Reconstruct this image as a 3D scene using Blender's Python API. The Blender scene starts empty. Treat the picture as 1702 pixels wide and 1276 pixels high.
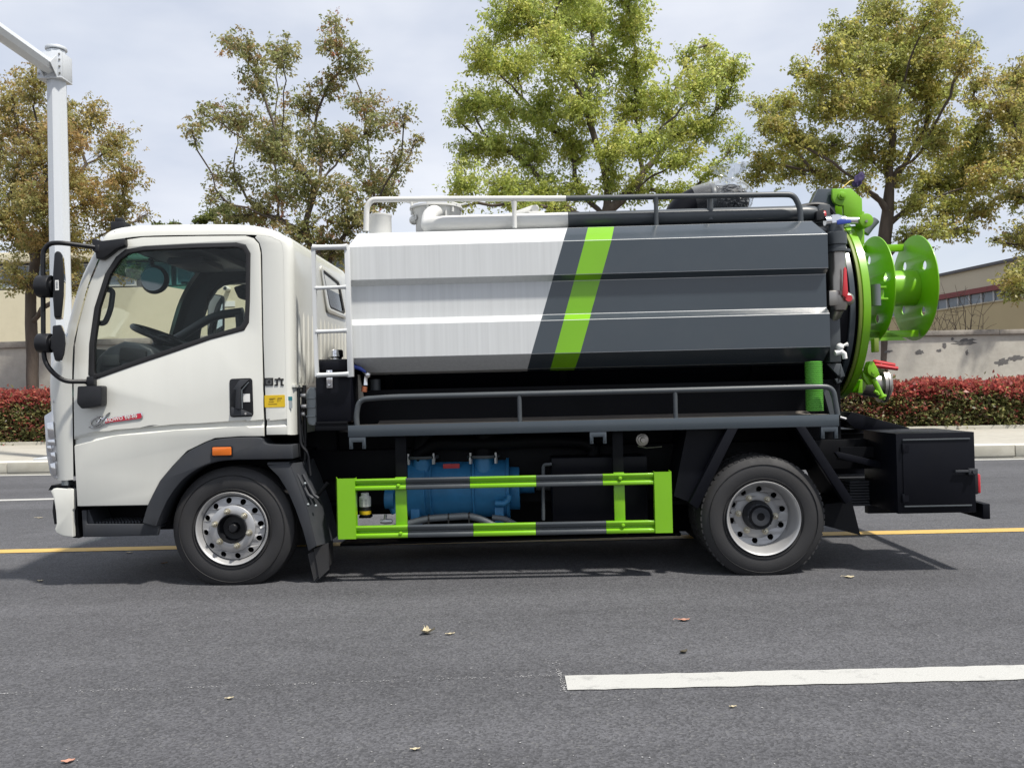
import bpy, bmesh, math, random
import numpy as np
from mathutils import Vector, Matrix
random.seed(7)
SC = bpy.context.scene
COL = SC.collection

# ------------------------------------------------------------------ camera, light, exposure
F, CX, CY = 1420.0, 851.0, 638.0        # focal length and centre in photo pixels (1702 x 1276)
HC = 1.19                               # camera height
ROLL = 0.0235
PITCH = math.atan(12.0 / F)
EXPOSURE = 0.60
SUN_VEC = Vector((0.42, -0.36, 1.0)).normalized()     # towards the sun
SUN_STRENGTH = 3.7

fwd = Vector((0, math.cos(PITCH), math.sin(PITCH)))
r0 = Vector((1, 0, 0)); u0 = Vector((0, -math.sin(PITCH), math.cos(PITCH)))
cr, sr = math.cos(ROLL), math.sin(ROLL)
RGT = r0 * cr - u0 * sr
UPV = r0 * sr + u0 * cr
CAM = Vector((0, 0, HC))
cd = bpy.data.cameras.new('camera'); cam = bpy.data.objects.new('camera', cd); COL.objects.link(cam)
cd.sensor_width = 36; cd.lens = 36 * F / 1702.0; cd.clip_start = 0.05; cd.clip_end = 2000
m = Matrix((RGT, UPV, -fwd)).transposed().to_4x4(); m.translation = CAM
cam.matrix_world = m
SC.camera = cam

world = bpy.data.worlds.new("World"); SC.world = world; world.use_nodes = True
def build_world():
    nt = world.node_tree; nt.nodes.clear(); N = nt.nodes.new; L = nt.links.new
    out = N('ShaderNodeOutputWorld')
    sky = N('ShaderNodeTexSky'); sky.sky_type = 'NISHITA'; sky.sun_disc = False
    sky.sun_elevation = math.asin(SUN_VEC.z); sky.sun_rotation = math.atan2(SUN_VEC.x, SUN_VEC.y)
    sky.air_density = 1.0; sky.dust_density = 2.0; sky.ozone_density = 1.0
    b1 = N('ShaderNodeBackground'); b1.inputs[1].default_value = 0.10; L(sky.outputs[0], b1.inputs[0])
    tc = N('ShaderNodeTexCoord'); mp = N('ShaderNodeMapping'); mp.inputs['Scale'].default_value = (1.0, 1.0, 2.6)
    mp.inputs['Location'].default_value = (0.35, 0.1, 0.2)
    L(tc.outputs['Generated'], mp.inputs[0])
    n1 = N('ShaderNodeTexNoise'); n1.inputs['Scale'].default_value = 2.1; n1.inputs['Detail'].default_value = 5; n1.inputs['Roughness'].default_value = .52
    L(mp.outputs[0], n1.inputs['Vector'])
    rp = N('ShaderNodeValToRGB'); e = rp.color_ramp.elements
    e[0].position = .36; e[0].color = (.66, .66, .66, 1); e[1].position = .62; e[1].color = (.97, .97, .97, 1)
    L(n1.outputs['Fac'], rp.inputs[0])
    n2 = N('ShaderNodeTexNoise'); n2.inputs['Scale'].default_value = 4.0; n2.inputs['Detail'].default_value = 6
    L(mp.outputs[0], n2.inputs['Vector'])
    rc = N('ShaderNodeValToRGB'); e = rc.color_ramp.elements
    e[0].position = .3; e[0].color = (.455, .49, .57, 1); e[1].position = .72; e[1].color = (.62, .64, .685, 1)
    L(n2.outputs['Fac'], rc.inputs[0])
    b2 = N('ShaderNodeBackground'); b2.inputs[1].default_value = 1.0; L(rc.outputs[0], b2.inputs[0])
    mx = N('ShaderNodeMixShader'); L(rp.outputs[0], mx.inputs[0]); L(b1.outputs[0], mx.inputs[1]); L(b2.outputs[0], mx.inputs[2])
    L(mx.outputs[0], out.inputs[0])
build_world()
sd = bpy.data.lights.new('sun', 'SUN'); sd.energy = SUN_STRENGTH; sd.angle = math.radians(3.5); sd.color = (1, .95, .87)
sun = bpy.data.objects.new('sun', sd); COL.objects.link(sun); sun.location = (8, -4, 20)
sun.rotation_euler = (-SUN_VEC).to_track_quat('-Z', 'Y').to_euler()
SC.view_settings.view_transform = 'Standard'; SC.view_settings.look = 'None'
SC.view_settings.exposure = EXPOSURE; SC.view_settings.gamma = 1.0; SC.view_settings.use_curve_mapping = False
SC.cycles.max_bounces = 8; SC.cycles.transparent_max_bounces = 12
SC.cycles.caustics_reflective = False; SC.cycles.caustics_refractive = False

# ------------------------------------------------------------------ measuring helpers
def ray(px, py): return fwd * F + RGT * (px - CX) + UPV * (CY - py)
def W(px, py, Y):
    d = ray(px, py); return CAM + d * (Y / d.y)
def G(px, py, z=0.0):
    d = ray(px, py); return CAM + d * ((z - HC) / d.z)
TH = 0.0226; DT = 5.36
ROOT = Vector((0, DT, 0)); RM = Matrix.Rotation(-TH, 3, 'Z'); RI = RM.transposed()
CL = RI @ (CAM - ROOT)
def T(px, py, y=0.0):
    d = RI @ ray(px, py); return CL + d * ((y - CL.y) / d.y)
def TX(px, py, x):
    d = RI @ ray(px, py); return CL + d * ((x - CL.x) / d.x)
def TP(pts, y=0.0): return [T(a, b, y) for a, b in pts]
def XZ(pts, y=0.0):
    return [(v.x, v.z) for v in TP(pts, y)]

# ------------------------------------------------------------------ materials
def nodes(name):
    mt = bpy.data.materials.new(name); mt.use_nodes = True; nt = mt.node_tree
    p = nt.nodes['Principled BSDF']
    return mt, nt, p
def paint(name, c, rough=.4, metal=0.0, var=.06, vs=(3, 3, 3), bump=0.0, bs=60, dirt=0.0, dirtc=(.18, .16, .13), coat=0.0, spec=.5):
    mt, nt, p = nodes(name); N = nt.nodes.new; L = nt.links.new
    p.inputs['Roughness'].default_value = rough; p.inputs['Metallic'].default_value = metal
    p.inputs['Coat Weight'].default_value = coat; p.inputs['Coat Roughness'].default_value = .12
    p.inputs['Specular IOR Level'].default_value = spec
    tc = N('ShaderNodeTexCoord'); mp = N('ShaderNodeMapping'); mp.inputs['Scale'].default_value = vs
    L(tc.outputs['Object'], mp.inputs[0])
    n = N('ShaderNodeTexNoise'); n.inputs['Scale'].default_value = 1.0; n.inputs['Detail'].default_value = 6; n.inputs['Roughness'].default_value = .6
    L(mp.outputs[0], n.inputs['Vector'])
    r = N('ShaderNodeMapRange'); r.inputs[1].default_value = .25; r.inputs[2].default_value = .75; r.inputs[3].default_value = 1 - var; r.inputs[4].default_value = 1 + var
    L(n.outputs['Fac'], r.inputs[0])
    mul = N('ShaderNodeMix'); mul.data_type = 'RGBA'; mul.blend_type = 'MULTIPLY'; mul.inputs[0].default_value = 1.0
    mul.inputs[6].default_value = (*c, 1); L(r.outputs[0], mul.inputs[7])
    col = mul.outputs[2]
    if dirt > 0:
        d = N('ShaderNodeTexNoise'); d.inputs['Scale'].default_value = 4.5; d.inputs['Detail'].default_value = 8; d.inputs['Roughness'].default_value = .68
        L(tc.outputs['Object'], d.inputs['Vector'])
        rr = N('ShaderNodeMapRange'); rr.inputs[1].default_value = .45; rr.inputs[2].default_value = .8; rr.inputs[3].default_value = 0; rr.inputs[4].default_value = dirt
        L(d.outputs['Fac'], rr.inputs[0])
        mm = N('ShaderNodeMix'); mm.data_type = 'RGBA'; mm.inputs[7].default_value = (*dirtc, 1)
        L(rr.outputs[0], mm.inputs[0]); L(col, mm.inputs[6]); col = mm.outputs[2]
        ad = N('ShaderNodeMath'); ad.operation = 'ADD'; ad.inputs[1].default_value = rough; L(rr.outputs[0], ad.inputs[0]); L(ad.outputs[0], p.inputs['Roughness'])
    L(col, p.inputs['Base Color'])
    if bump > 0:
        b = N('ShaderNodeTexNoise'); b.inputs['Scale'].default_value = bs; b.inputs['Detail'].default_value = 4
        L(tc.outputs['Object'], b.inputs['Vector'])
        bn = N('ShaderNodeBump'); bn.inputs['Strength'].default_value = bump; bn.inputs['Distance'].default_value = .01
        L(b.outputs['Fac'], bn.inputs['Height']); L(bn.outputs[0], p.inputs['Normal'])
    return mt
M = {}
M['cab'] = paint('cab_white', (.635, .638, .590), .32, var=.025, vs=(9, 9, .8), coat=.5, dirt=.06, dirtc=(.45, .43, .38))
M['white'] = paint('tank_white', (.565, .580, .580), .36, var=.085, vs=(55, 55, .9), coat=.15, dirt=.05, dirtc=(.4, .4, .38))
M['whitepipe'] = paint('pipe_white', (.60, .60, .575), .4, var=.03, dirt=.1, dirtc=(.45, .42, .36))
M['grey'] = paint('tank_grey', (.034, .046, .057), .30, var=.08, vs=(1.2, 1.2, 2.5), coat=.55, dirt=.10, dirtc=(.11, .11, .11))
M['greypipe'] = paint('pipe_grey', (.050, .058, .065), .40, var=.06, dirt=.15, dirtc=(.16, .16, .15))
M['green'] = paint('lime_green', (.175, .42, .008), .36, var=.05, coat=.2, dirt=.05, dirtc=(.2, .3, .05))
M['black'] = paint('chassis_black', (.0045, .005, .0065), .5, var=.25, dirt=.2, dirtc=(.012, .011, .010), spec=.10)
M['boxblack'] = paint('box_black', (.0042, .0047, .0075), .38, var=.2, vs=(1.5, 1.5, 1.5), dirt=.08, dirtc=(.014, .014, .014), spec=.14)
M['plastic'] = paint('grey_plastic', (.030, .033, .039), .55, var=.1, bump=.12, bs=300, dirt=.3, dirtc=(.055, .053, .05), spec=.35)
M['mirrorplastic'] = paint('mirror_plastic', (.0075, .008, .010), .42, var=.1, dirt=.1, dirtc=(.03, .03, .03), spec=.4)
M['rubber'] = paint('rubber', (.020, .020, .0215), .68, var=.16, vs=(5, 5, 5), bump=.1, bs=120, dirt=.4, dirtc=(.048, .046, .043))
M['seal'] = paint('seal_rubber', (.010, .010, .011), .5, var=.1)
M['alu'] = paint('aluminium', (.52, .52, .52), .42, .8, var=.08, vs=(12, 12, 12), dirt=.15, dirtc=(.3, .3, .3))
M['rim'] = paint('wheel_rim', (.42, .42, .42), .42, .45, var=.06, dirt=.2, dirtc=(.35, .34, .32))
M['steel'] = paint('stainless', (.36, .34, .31), .36, 1.0, var=.12, vs=(8, 8, 2))
M['chrome'] = paint('chrome', (.75, .75, .76), .12, 1.0, var=.03)
M['lamp'] = paint('lamp_clear', (.62, .63, .65), .16, .55, var=.08, vs=(8, 8, 8), coat=.8)
M['amber'] = paint('amber', (.62, .14, .01), .25, var=.1, coat=.6)
M['red'] = paint('red_paint', (.50, .022, .03), .35, var=.08, coat=.4)
M['badge'] = paint('badge_red', (.48, .012, .035), .3, var=.05, coat=.4)
M['blue'] = paint('pump_blue', (.030, .19, .40), .40, var=.22, vs=(7, 7, 7), dirt=.3, dirtc=(.012, .05, .09))
M['bluehandle'] = paint('valve_blue', (.03, .06, .32), .4)
M['dark'] = paint('interior_dark', (.018, .021, .024), .75, var=.1)
M['dash'] = paint('dash', (.028, .032, .038), .5, var=.1, bump=.1, bs=200)
M['yellow'] = paint('sticker_yellow', (.62, .42, .012), .45, var=.08, vs=(20, 20, 20))
M['ink'] = paint('ink', (.012, .012, .012), .5)
M['offwhite'] = paint('label_white', (.72, .72, .70), .5, var=.05)
M['hosegrey'] = paint('hose_grey', (.115, .13, .14), .5, var=.1)
M['milky'] = paint('reservoir', (.30, .33, .34), .35, var=.08)
M['copper'] = paint('copper', (.35, .12, .06), .5, .6)
M['purple'] = paint('purple_cloth', (.035, .022, .09), .7, var=.2)
M['beige'] = paint('beige_part', (.42, .39, .33), .5)
M['deck'] = paint('deck_steel', (.105, .095, .085), .6, var=.15, vs=(6, 20, 6), dirt=.4, dirtc=(.15, .12, .09))
M['hosegreen'] = paint('hose_green', (.11, .38, .045), .45, var=.06)
M['pole'] = paint('pole_white', (.60, .63, .66), .42, .1, var=.04, vs=(10, 10, .5), dirt=.05, dirtc=(.4, .4, .4))
M['bolt'] = paint('bolt', (.28, .27, .24), .4, .9)
M['nut'] = paint('wheel_nut', (.50, .47, .38), .35, .9, var=.15)
def glass(name, tint, refl=.09):
    mt, nt, p = nodes(name); nt.nodes.remove(p); N = nt.nodes.new; L = nt.links.new
    out = nt.nodes['Material Output']
    t = N('ShaderNodeBsdfTransparent'); t.inputs[0].default_value = (*tint, 1)
    g = N('ShaderNodeBsdfGlossy'); g.inputs['Roughness'].default_value = .02; g.inputs['Color'].default_value = (.9, .93, .95, 1)
    lw = N('ShaderNodeLayerWeight'); lw.inputs[0].default_value = .12
    a = N('ShaderNodeMath'); a.operation = 'MULTIPLY_ADD'; a.inputs[1].default_value = .22; a.inputs[2].default_value = refl
    L(lw.outputs['Fresnel'], a.inputs[0])
    mx = N('ShaderNodeMixShader'); L(a.outputs[0], mx.inputs[0]); L(t.outputs[0], mx.inputs[1]); L(g.outputs[0], mx.inputs[2])
    L(mx.outputs[0], out.inputs[0]); return mt
M['glass'] = glass('window_glass', (.93, .955, .94), .012)
M['visor'] = glass('tinted_band', (.10, .30, .30), .02)
M['darkglass'] = paint('dark_glass', (.02, .024, .026), .06, coat=1.0, var=.05)
M['dimmirror'] = paint('dim_mirror', (.16, .17, .18), .1, 1.0, var=.1)
M['mirrorglass'] = paint('mirror_glass', (.78, .8, .82), .03, 1.0, var=.01)
def film():
    mt, nt, p = nodes('plastic_film'); N = nt.nodes.new; L = nt.links.new; out = nt.nodes['Material Output']
    p.inputs['Base Color'].default_value = (.55, .57, .58, 1); p.inputs['Roughness'].default_value = .15; p.inputs['Coat Weight'].default_value = .6
    t = N('ShaderNodeBsdfTransparent'); t.inputs[0].default_value = (.92, .93, .94, 1)
    lw = N('ShaderNodeLayerWeight'); lw.inputs[0].default_value = .35
    a = N('ShaderNodeMath'); a.operation = 'MULTIPLY_ADD'; a.inputs[1].default_value = .50; a.inputs[2].default_value = .06
    L(lw.outputs['Facing'], a.inputs[0])
    mx = N('ShaderNodeMixShader'); L(a.outputs[0], mx.inputs[0]); L(t.outputs[0], mx.inputs[1]); L(p.outputs[0], mx.inputs[2]); L(mx.outputs[0], out.inputs[0])
    return mt
M['film'] = film()

# ------------------------------------------------------------------ mesh helpers
def link(o, parent=None):
    COL.objects.link(o)
    if parent is not None: o.parent = parent
    return o
def fillet(path, r, n=6):
    path = [Vector(p) for p in path]; out = [path[0]]
    for i in range(1, len(path) - 1):
        p = path[i]; a = (path[i - 1] - p); b = (path[i + 1] - p)
        t = min(r, a.length * .49, b.length * .49)
        a = p + a.normalized() * t; b = p + b.normalized() * t
        for k in range(n + 1):
            s = k / n; out.append(a * (1 - s) ** 2 + p * 2 * s * (1 - s) + b * s * s)
    out.append(path[-1]); return out
def rpoly(pts, r, n=5):
    """round every corner of a closed 2-D polygon"""
    P = [Vector((a, b, 0)) for a, b in pts]; out = []
    for i, p in enumerate(P):
        a = P[i - 1] - p; b = P[(i + 1) % len(P)] - p
        rr = r[i] if isinstance(r, (list, tuple)) else r
        t = min(rr, a.length * .49, b.length * .49)
        if t < 1e-5: out.append((p.x, p.y)); continue
        a = p + a.normalized() * t; b = p + b.normalized() * t
        for k in range(n + 1):
            s = k / n; q = a * (1 - s) ** 2 + p * 2 * s * (1 - s) + b * s * s; out.append((q.x, q.y))
    return out
class MB:
    def __init__(s): s.bm = bmesh.new()
    def _take(s, t, bev=0, seg=2, mi=0):
        bmesh.ops.recalc_face_normals(t, faces=t.faces)
        if bev > 0:
            es = [e for e in t.edges if len(e.link_faces) == 2 and e.calc_face_angle(0) > .5]
            bmesh.ops.bevel(t, geom=es, offset=bev, segments=seg, profile=.5, affect='EDGES', clamp_overlap=True)
        for f in t.faces: f.material_index = mi
        me = bpy.data.meshes.new('tmp'); t.to_mesh(me); t.free(); s.bm.from_mesh(me); bpy.data.meshes.remove(me); return s
    def raw(s, vs, fs, bev=0, seg=2, mi=0):
        t = bmesh.new(); v = [t.verts.new(p) for p in vs]
        for f in fs:
            try: t.faces.new([v[i] for i in f])
            except ValueError: pass
        return s._take(t, bev, seg, mi)
    def box(s, x0, x1, y0, y1, z0, z1, bev=0, mi=0, seg=2):
        vs = [(x, y, z) for z in (z0, z1) for y in (y0, y1) for x in (x0, x1)]
        return s.raw(vs, [(0, 2, 3, 1), (4, 5, 7, 6), (0, 1, 5, 4), (2, 6, 7, 3), (0, 4, 6, 2), (1, 3, 7, 5)], bev, seg, mi)
    def prism(s, pts, a0, a1, axis='y', bev=0, mi=0, seg=2, dx=0.0):
        """polygon extruded along axis. pts are (x,z) for y, (y,z) for x, (x,y) for z"""
        n = len(pts)
        def mk(p, a): return {'y': (p[0], a, p[1]), 'x': (a, p[0], p[1]), 'z': (p[0], p[1], a)}[axis]
        vs = [mk(p, a0) for p in pts] + [mk((p[0] + dx, p[1]), a1) for p in pts]
        fs = [tuple(range(n)), tuple(range(2 * n - 1, n - 1, -1))] + [(i, (i + 1) % n, n + (i + 1) % n, n + i) for i in range(n)]
        return s.raw(vs, fs, bev, seg, mi)
    def tube(s, path, r, n=10, mi=0, caps=True, flat=1.0):
        path = [Vector(p) for p in path]; k = len(path); rs = r if isinstance(r, (list, tuple)) else [r] * k
        t = bmesh.new(); rings = []; up = None
        for i, p in enumerate(path):
            d = (path[min(i + 1, k - 1)] - path[max(i - 1, 0)]).normalized()
            if up is None:
                up = d.orthogonal().normalized()
            up = (up - d * up.dot(d)).normalized(); sd_ = d.cross(up)
            rings.append([t.verts.new(p + (up * math.cos(a) + sd_ * math.sin(a) * flat) * rs[i]) for a in [2 * math.pi * j / n for j in range(n)]])
        for i in range(k - 1):
            for j in range(n): t.faces.new((rings[i][j], rings[i][(j + 1) % n], rings[i + 1][(j + 1) % n], rings[i + 1][j]))
        if caps: t.faces.new(rings[0][::-1]); t.faces.new(rings[-1])
        return s._take(t, 0, 2, mi)
    def cyl(s, p0, p1, r, r2=None, n=20, bev=0, mi=0):
        p0, p1 = Vector(p0), Vector(p1); d = (p1 - p0).normalized(); u = d.orthogonal().normalized(); w = d.cross(u)
        r2 = r if r2 is None else r2
        vs = [p0 + (u * math.cos(a) + w * math.sin(a)) * r for a in [2 * math.pi * j / n for j in range(n)]] + \
             [p1 + (u * math.cos(a) + w * math.sin(a)) * r2 for a in [2 * math.pi * j / n for j in range(n)]]
        fs = [tuple(range(n)), tuple(range(2 * n - 1, n - 1, -1))] + [(i, (i + 1) % n, n + (i + 1) % n, n + i) for i in range(n)]
        return s.raw(vs, fs, bev, 2, mi)
    def lathe(s, prof, c, axis='y', n=48, mi=0, closed=False, zmin=None):
        """prof: (radius, offset along axis)"""
        t = bmesh.new(); rings = []; c = Vector(c)
        for (r, o) in prof:
            ring = []
            for j in range(n):
                a = 2 * math.pi * j / n; u, v = r * math.cos(a), r * math.sin(a)
                p = {'y': Vector((u, o, v)), 'x': Vector((o, u, v)), 'z': Vector((u, v, o))}[axis] + c
                if zmin is not None and p.z < zmin:
                    p.y += (zmin - p.z) * (.5 if o > prof[len(prof) // 2][1] else -.5); p.z = zmin
                ring.append(t.verts.new(p))
            rings.append(ring)
        rg = list(range(len(prof) - 1)) + ([len(prof) - 1] if closed else [])
        for i in rg:
            a, b = rings[i], rings[(i + 1) % len(prof)]
            for j in range(n):
                try: t.faces.new((a[j], a[(j + 1) % n], b[(j + 1) % n], b[j]))
                except ValueError: pass
        if not closed:
            for ring, (r, o) in ((rings[0], prof[0]), (rings[-1], prof[-1])):
                if r > 1e-4:
                    pass
        bmesh.ops.remove_doubles(t, verts=t.verts, dist=1e-5)
        return s._take(t, 0, 2, mi)
    def ball(s, c, r, mi=0, n=2):
        t = bmesh.new(); bmesh.ops.create_icosphere(t, subdivisions=n, radius=1)
        rr = Vector(r) if isinstance(r, (tuple, list)) else Vector((r, r, r))
        for v in t.verts: v.co = Vector(c) + Vector((v.co.x * rr.x, v.co.y * rr.y, v.co.z * rr.z))
        return s._take(t, 0, 2, mi)
    def plate(s, outs, a0, a1, bev=0.0, axis='y', mi=0, fn=None):
        """filled outlines (holes allowed) with thickness a0..a1 along axis"""
        cu = bpy.data.curves.new('tmp', 'CURVE'); cu.dimensions = '2D'; cu.fill_mode = 'BOTH'
        for pts in outs:
            sp = cu.splines.new('POLY'); sp.points.add(len(pts) - 1)
            for q, p in zip(sp.points, pts): q.co = (p[0], p[1], 0, 1)
            sp.use_cyclic_u = True
        cu.extrude = abs(a1 - a0) / 2 - bev; cu.bevel_depth = bev; cu.bevel_resolution = 1; cu.offset = -bev
        o = bpy.data.objects.new('tmp', cu); COL.objects.link(o)
        dg = bpy.context.evaluated_depsgraph_get(); me = bpy.data.meshes.new_from_object(o.evaluated_get(dg))
        bpy.data.objects.remove(o); bpy.data.curves.remove(cu)
        t = bmesh.new(); t.from_mesh(me); bpy.data.meshes.remove(me); mid = (a0 + a1) / 2
        bmesh.ops.remove_doubles(t, verts=t.verts, dist=1e-6)
        for v in t.verts:
            x, y, z = v.co
            v.co = {'y': (x, mid - z, y), 'x': (mid + z, x, y), 'z': (x, y, mid + z)}[axis]
        if fn: fn(t)
        return s._take(t, 0, 2, mi)
    def text(s, body, a, w, h, y, ang=0.0, depth=.0015, mi=0, bold=0.0):
        cu = bpy.data.curves.new('tmp', 'FONT'); cu.body = body; cu.extrude = depth / 2; cu.offset = bold; cu.resolution_u = 4
        o = bpy.data.objects.new('tmp', cu); COL.objects.link(o)
        dg = bpy.context.evaluated_depsgraph_get(); me = bpy.data.meshes.new_from_object(o.evaluated_get(dg))
        bpy.data.objects.remove(o); bpy.data.curves.remove(cu)
        t = bmesh.new(); t.from_mesh(me); bpy.data.meshes.remove(me)
        xs = [v.co.x for v in t.verts]; ys = [v.co.y for v in t.verts]; zs = [v.co.z for v in t.verts]
        sx = w / (max(xs) - min(xs)); sy = h / (max(ys) - min(ys)); ca, sa = math.cos(ang), math.sin(ang); x0, y0 = min(xs), min(ys)
        for v in t.verts:
            x = (v.co.x - x0) * sx; z = (v.co.y - y0) * sy
            v.co = (a[0] + x * ca - z * sa, y - v.co.z, a[1] + x * sa + z * ca)
        for f in t.faces: f.material_index = mi
        me = bpy.data.meshes.new('tmp'); t.to_mesh(me); t.free(); s.bm.from_mesh(me); bpy.data.meshes.remove(me); return s
    def build(s, name, mats, parent=None, ang=38, label=None):
        me = bpy.data.meshes.new(name); s.bm.to_mesh(me); s.bm.free()
        for q in (mats if isinstance(mats, (list, tuple)) else [mats]): me.materials.append(M[q] if isinstance(q, str) else q)
        me.polygons.foreach_set('use_smooth', [True] * len(me.polygons)); me.set_sharp_from_angle(angle=math.radians(ang))
        o = bpy.data.objects.new(name, me); link(o, parent)
        if label: o['label'] = label
        return o
def tag(o, label=None, cat=None, group=None, kind=None):
    if label: o['label'] = label
    if cat: o['category'] = cat
    if group: o['group'] = group
    if kind: o['kind'] = kind
    return o
def empty(name, loc=(0, 0, 0), parent=None):
    o = bpy.data.objects.new(name, None); o.location = loc; o.empty_display_size = .1; return link(o, parent)
def inst(o, loc, parent=None, rot=None):
    c = o.copy(); COL.objects.link(c); c.parent = parent; c.location = loc
    if rot is not None: c.rotation_euler = rot
    return c
def mesh_np(name, V, Fq, mats, parent=None, col=None, smooth=False):
    """big quad mesh from numpy arrays; col = per-vertex rgb"""
    me = bpy.data.meshes.new(name); n = len(Fq)
    me.vertices.add(len(V)); me.vertices.foreach_set('co', V.astype(np.float32).ravel())
    k = Fq.shape[1]
    me.loops.add(n * k); me.loops.foreach_set('vertex_index', Fq.astype(np.int32).ravel())
    me.polygons.add(n); me.polygons.foreach_set('loop_start', np.arange(0, n * k, k, dtype=np.int32))
    if smooth: me.polygons.foreach_set('use_smooth', np.ones(n, dtype=bool))
    me.update(calc_edges=True); me.validate()
    if col is not None:
        at = me.color_attributes.new('tint', 'FLOAT_COLOR', 'POINT')
        at.data.foreach_set('color', np.concatenate([col, np.ones((len(col), 1))], 1).astype(np.float32).ravel())
    for q in mats: me.materials.append(M[q])
    o = bpy.data.objects.new(name, me); return link(o, parent)

# ------------------------------------------------------------------ the setting
def asphalt():
    mt, nt, p = nodes('asphalt'); N = nt.nodes.new; L = nt.links.new
    tc = N('ShaderNodeTexCoord')
    def noise(s, d=4, r=.6, sc=None):
        n = N('ShaderNodeTexNoise'); n.inputs['Scale'].default_value = s; n.inputs['Detail'].default_value = d; n.inputs['Roughness'].default_value = r
        if sc:
            mp = N('ShaderNodeMapping'); mp.inputs['Scale'].default_value = sc; L(tc.outputs['Object'], mp.inputs[0]); L(mp.outputs[0], n.inputs['Vector'])
        else: L(tc.outputs['Object'], n.inputs['Vector'])
        return n.outputs['Fac']
    def rng(v, a, b, c, d):
        q = N('ShaderNodeMapRange'); q.inputs[1].default_value = a; q.inputs[2].default_value = b; q.inputs[3].default_value = c; q.inputs[4].default_value = d
        L(v, q.inputs[0]); return q.outputs[0]
    def math_(op, a, b):
        q = N('ShaderNodeMath'); q.operation = op; L(a, q.inputs[0])
        if isinstance(b, float): q.inputs[1].default_value = b
        else: L(b, q.inputs[1])
        return q.outputs[0]
    big = math_('MULTIPLY', rng(noise(.55, 5, .6, (.5, 1.4, 1)), .3, .7, .84, 1.14), rng(noise(1, 3, .5, (.06, 1.6, 1)), .35, .65, .88, 1.10))
    mid = rng(noise(7, 6, .65), .3, .7, .90, 1.10)
    vo = N('ShaderNodeTexVoronoi'); vo.inputs['Scale'].default_value = 112; L(tc.outputs['Object'], vo.inputs['Vector'])
    sp = N('ShaderNodeSeparateColor'); L(vo.outputs['Color'], sp.inputs[0])
    grain = rng(sp.outputs[0], 0, 1, .66, 1.34)
    light = rng(sp.outputs[1], .965, .975, 0, 1)
    fine = rng(noise(240, 2, .5), .35, .65, .85, 1.18)
    scuff = math_('ADD', rng(noise(1, 8, .7, (1.3, 7.0, 1)), .60, .74, 0, .22), 1.0); stain = rng(noise(1, 6, .65, (.8, 1.7, 1)), .60, .70, 1.0, .80)
    f = math_('MULTIPLY', math_('MULTIPLY', math_('MULTIPLY', big, mid), math_('MULTIPLY', scuff, stain)), math_('MULTIPLY', grain, fine))
    mx = N('ShaderNodeMix'); mx.data_type = 'RGBA'; mx.blend_type = 'MULTIPLY'; mx.inputs[0].default_value = 1
    mx.inputs[6].default_value = (.0800, .0808, .0875, 1); L(f, mx.inputs[7])
    m2 = N('ShaderNodeMix'); m2.data_type = 'RGBA'; m2.inputs[7].default_value = (.13, .13, .13, 1); L(math_('MULTIPLY', light, .75), m2.inputs[0]); L(mx.outputs[2], m2.inputs[6])
    L(m2.outputs[2], p.inputs['Base Color']); p.inputs['Roughness'].default_value = .82; p.inputs['Specular IOR Level'].default_value = .3
    bn = N('ShaderNodeBump'); bn.inputs['Strength'].default_value = .4; bn.inputs['Distance'].default_value = .005
    L(vo.outputs['Distance'], bn.inputs['Height']); L(bn.outputs[0], p.inputs['Normal'])
    return mt
M['asphalt'] = asphalt()
def line_paint(name, c, wear):
    mt, nt, p = nodes(name); N = nt.nodes.new; L = nt.links.new; tc = N('ShaderNodeTexCoord')
    n = N('ShaderNodeTexNoise'); n.inputs['Scale'].default_value = 9; n.inputs['Detail'].default_value = 9; n.inputs['Roughness'].default_value = .72; L(tc.outputs['Object'], n.inputs['Vector'])
    r = N('ShaderNodeMapRange'); r.inputs[1].default_value = .56; r.inputs[2].default_value = .74; r.inputs[4].default_value = wear; L(n.outputs['Fac'], r.inputs[0])
    m2 = N('ShaderNodeMix'); m2.data_type = 'RGBA'; m2.inputs[6].default_value = (*c, 1); m2.inputs[7].default_value = (c[0] * .3, c[1] * .3, c[2] * .32, 1); L(r.outputs[0], m2.inputs[0])
    n3 = N('ShaderNodeTexNoise'); n3.inputs['Scale'].default_value = 130; n3.inputs['Detail'].default_value = 2; L(tc.outputs['Object'], n3.inputs['Vector'])
    bn = N('ShaderNodeBump'); bn.inputs['Strength'].default_value = .5; bn.inputs['Distance'].default_value = .004; L(n3.outputs['Fac'], bn.inputs['Height']); L(bn.outputs[0], p.inputs['Normal'])
    L(m2.outputs[2], p.inputs['Base Color']); p.inputs['Roughness'].default_value = .6; return mt
M['linewhite'] = line_paint('marking_white', (.44, .44, .42), .6)
M['lineyellow'] = line_paint('marking_yellow', (.55, .36, .10), .6)
M['soil'] = paint('soil', (.12, .10, .075), .95, var=.25, vs=(1, 1, 1), bump=.3, bs=8)
M['concrete'] = paint('pavement_concrete', (.38, .362, .315), .85, var=.12, vs=(.5, 2.2, 1), bump=.2, bs=30, dirt=.4, dirtc=(.20, .18, .15))
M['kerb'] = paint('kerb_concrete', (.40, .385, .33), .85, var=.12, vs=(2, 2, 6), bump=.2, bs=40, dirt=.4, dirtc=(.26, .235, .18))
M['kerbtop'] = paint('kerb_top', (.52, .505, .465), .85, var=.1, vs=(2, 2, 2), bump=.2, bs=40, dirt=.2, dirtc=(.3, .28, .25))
M['plaster'] = paint('old_plaster', (.46, .44, .385), .9, var=.14, vs=(.7, .7, 1.4), bump=.25, bs=14, dirt=.45, dirtc=(.27, .25, .215))
M['coping'] = paint('coping', (.30, .275, .24), .9, var=.2, vs=(3, 3, 3), bump=.3, bs=20, dirt=.7, dirtc=(.10, .09, .08))
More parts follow.
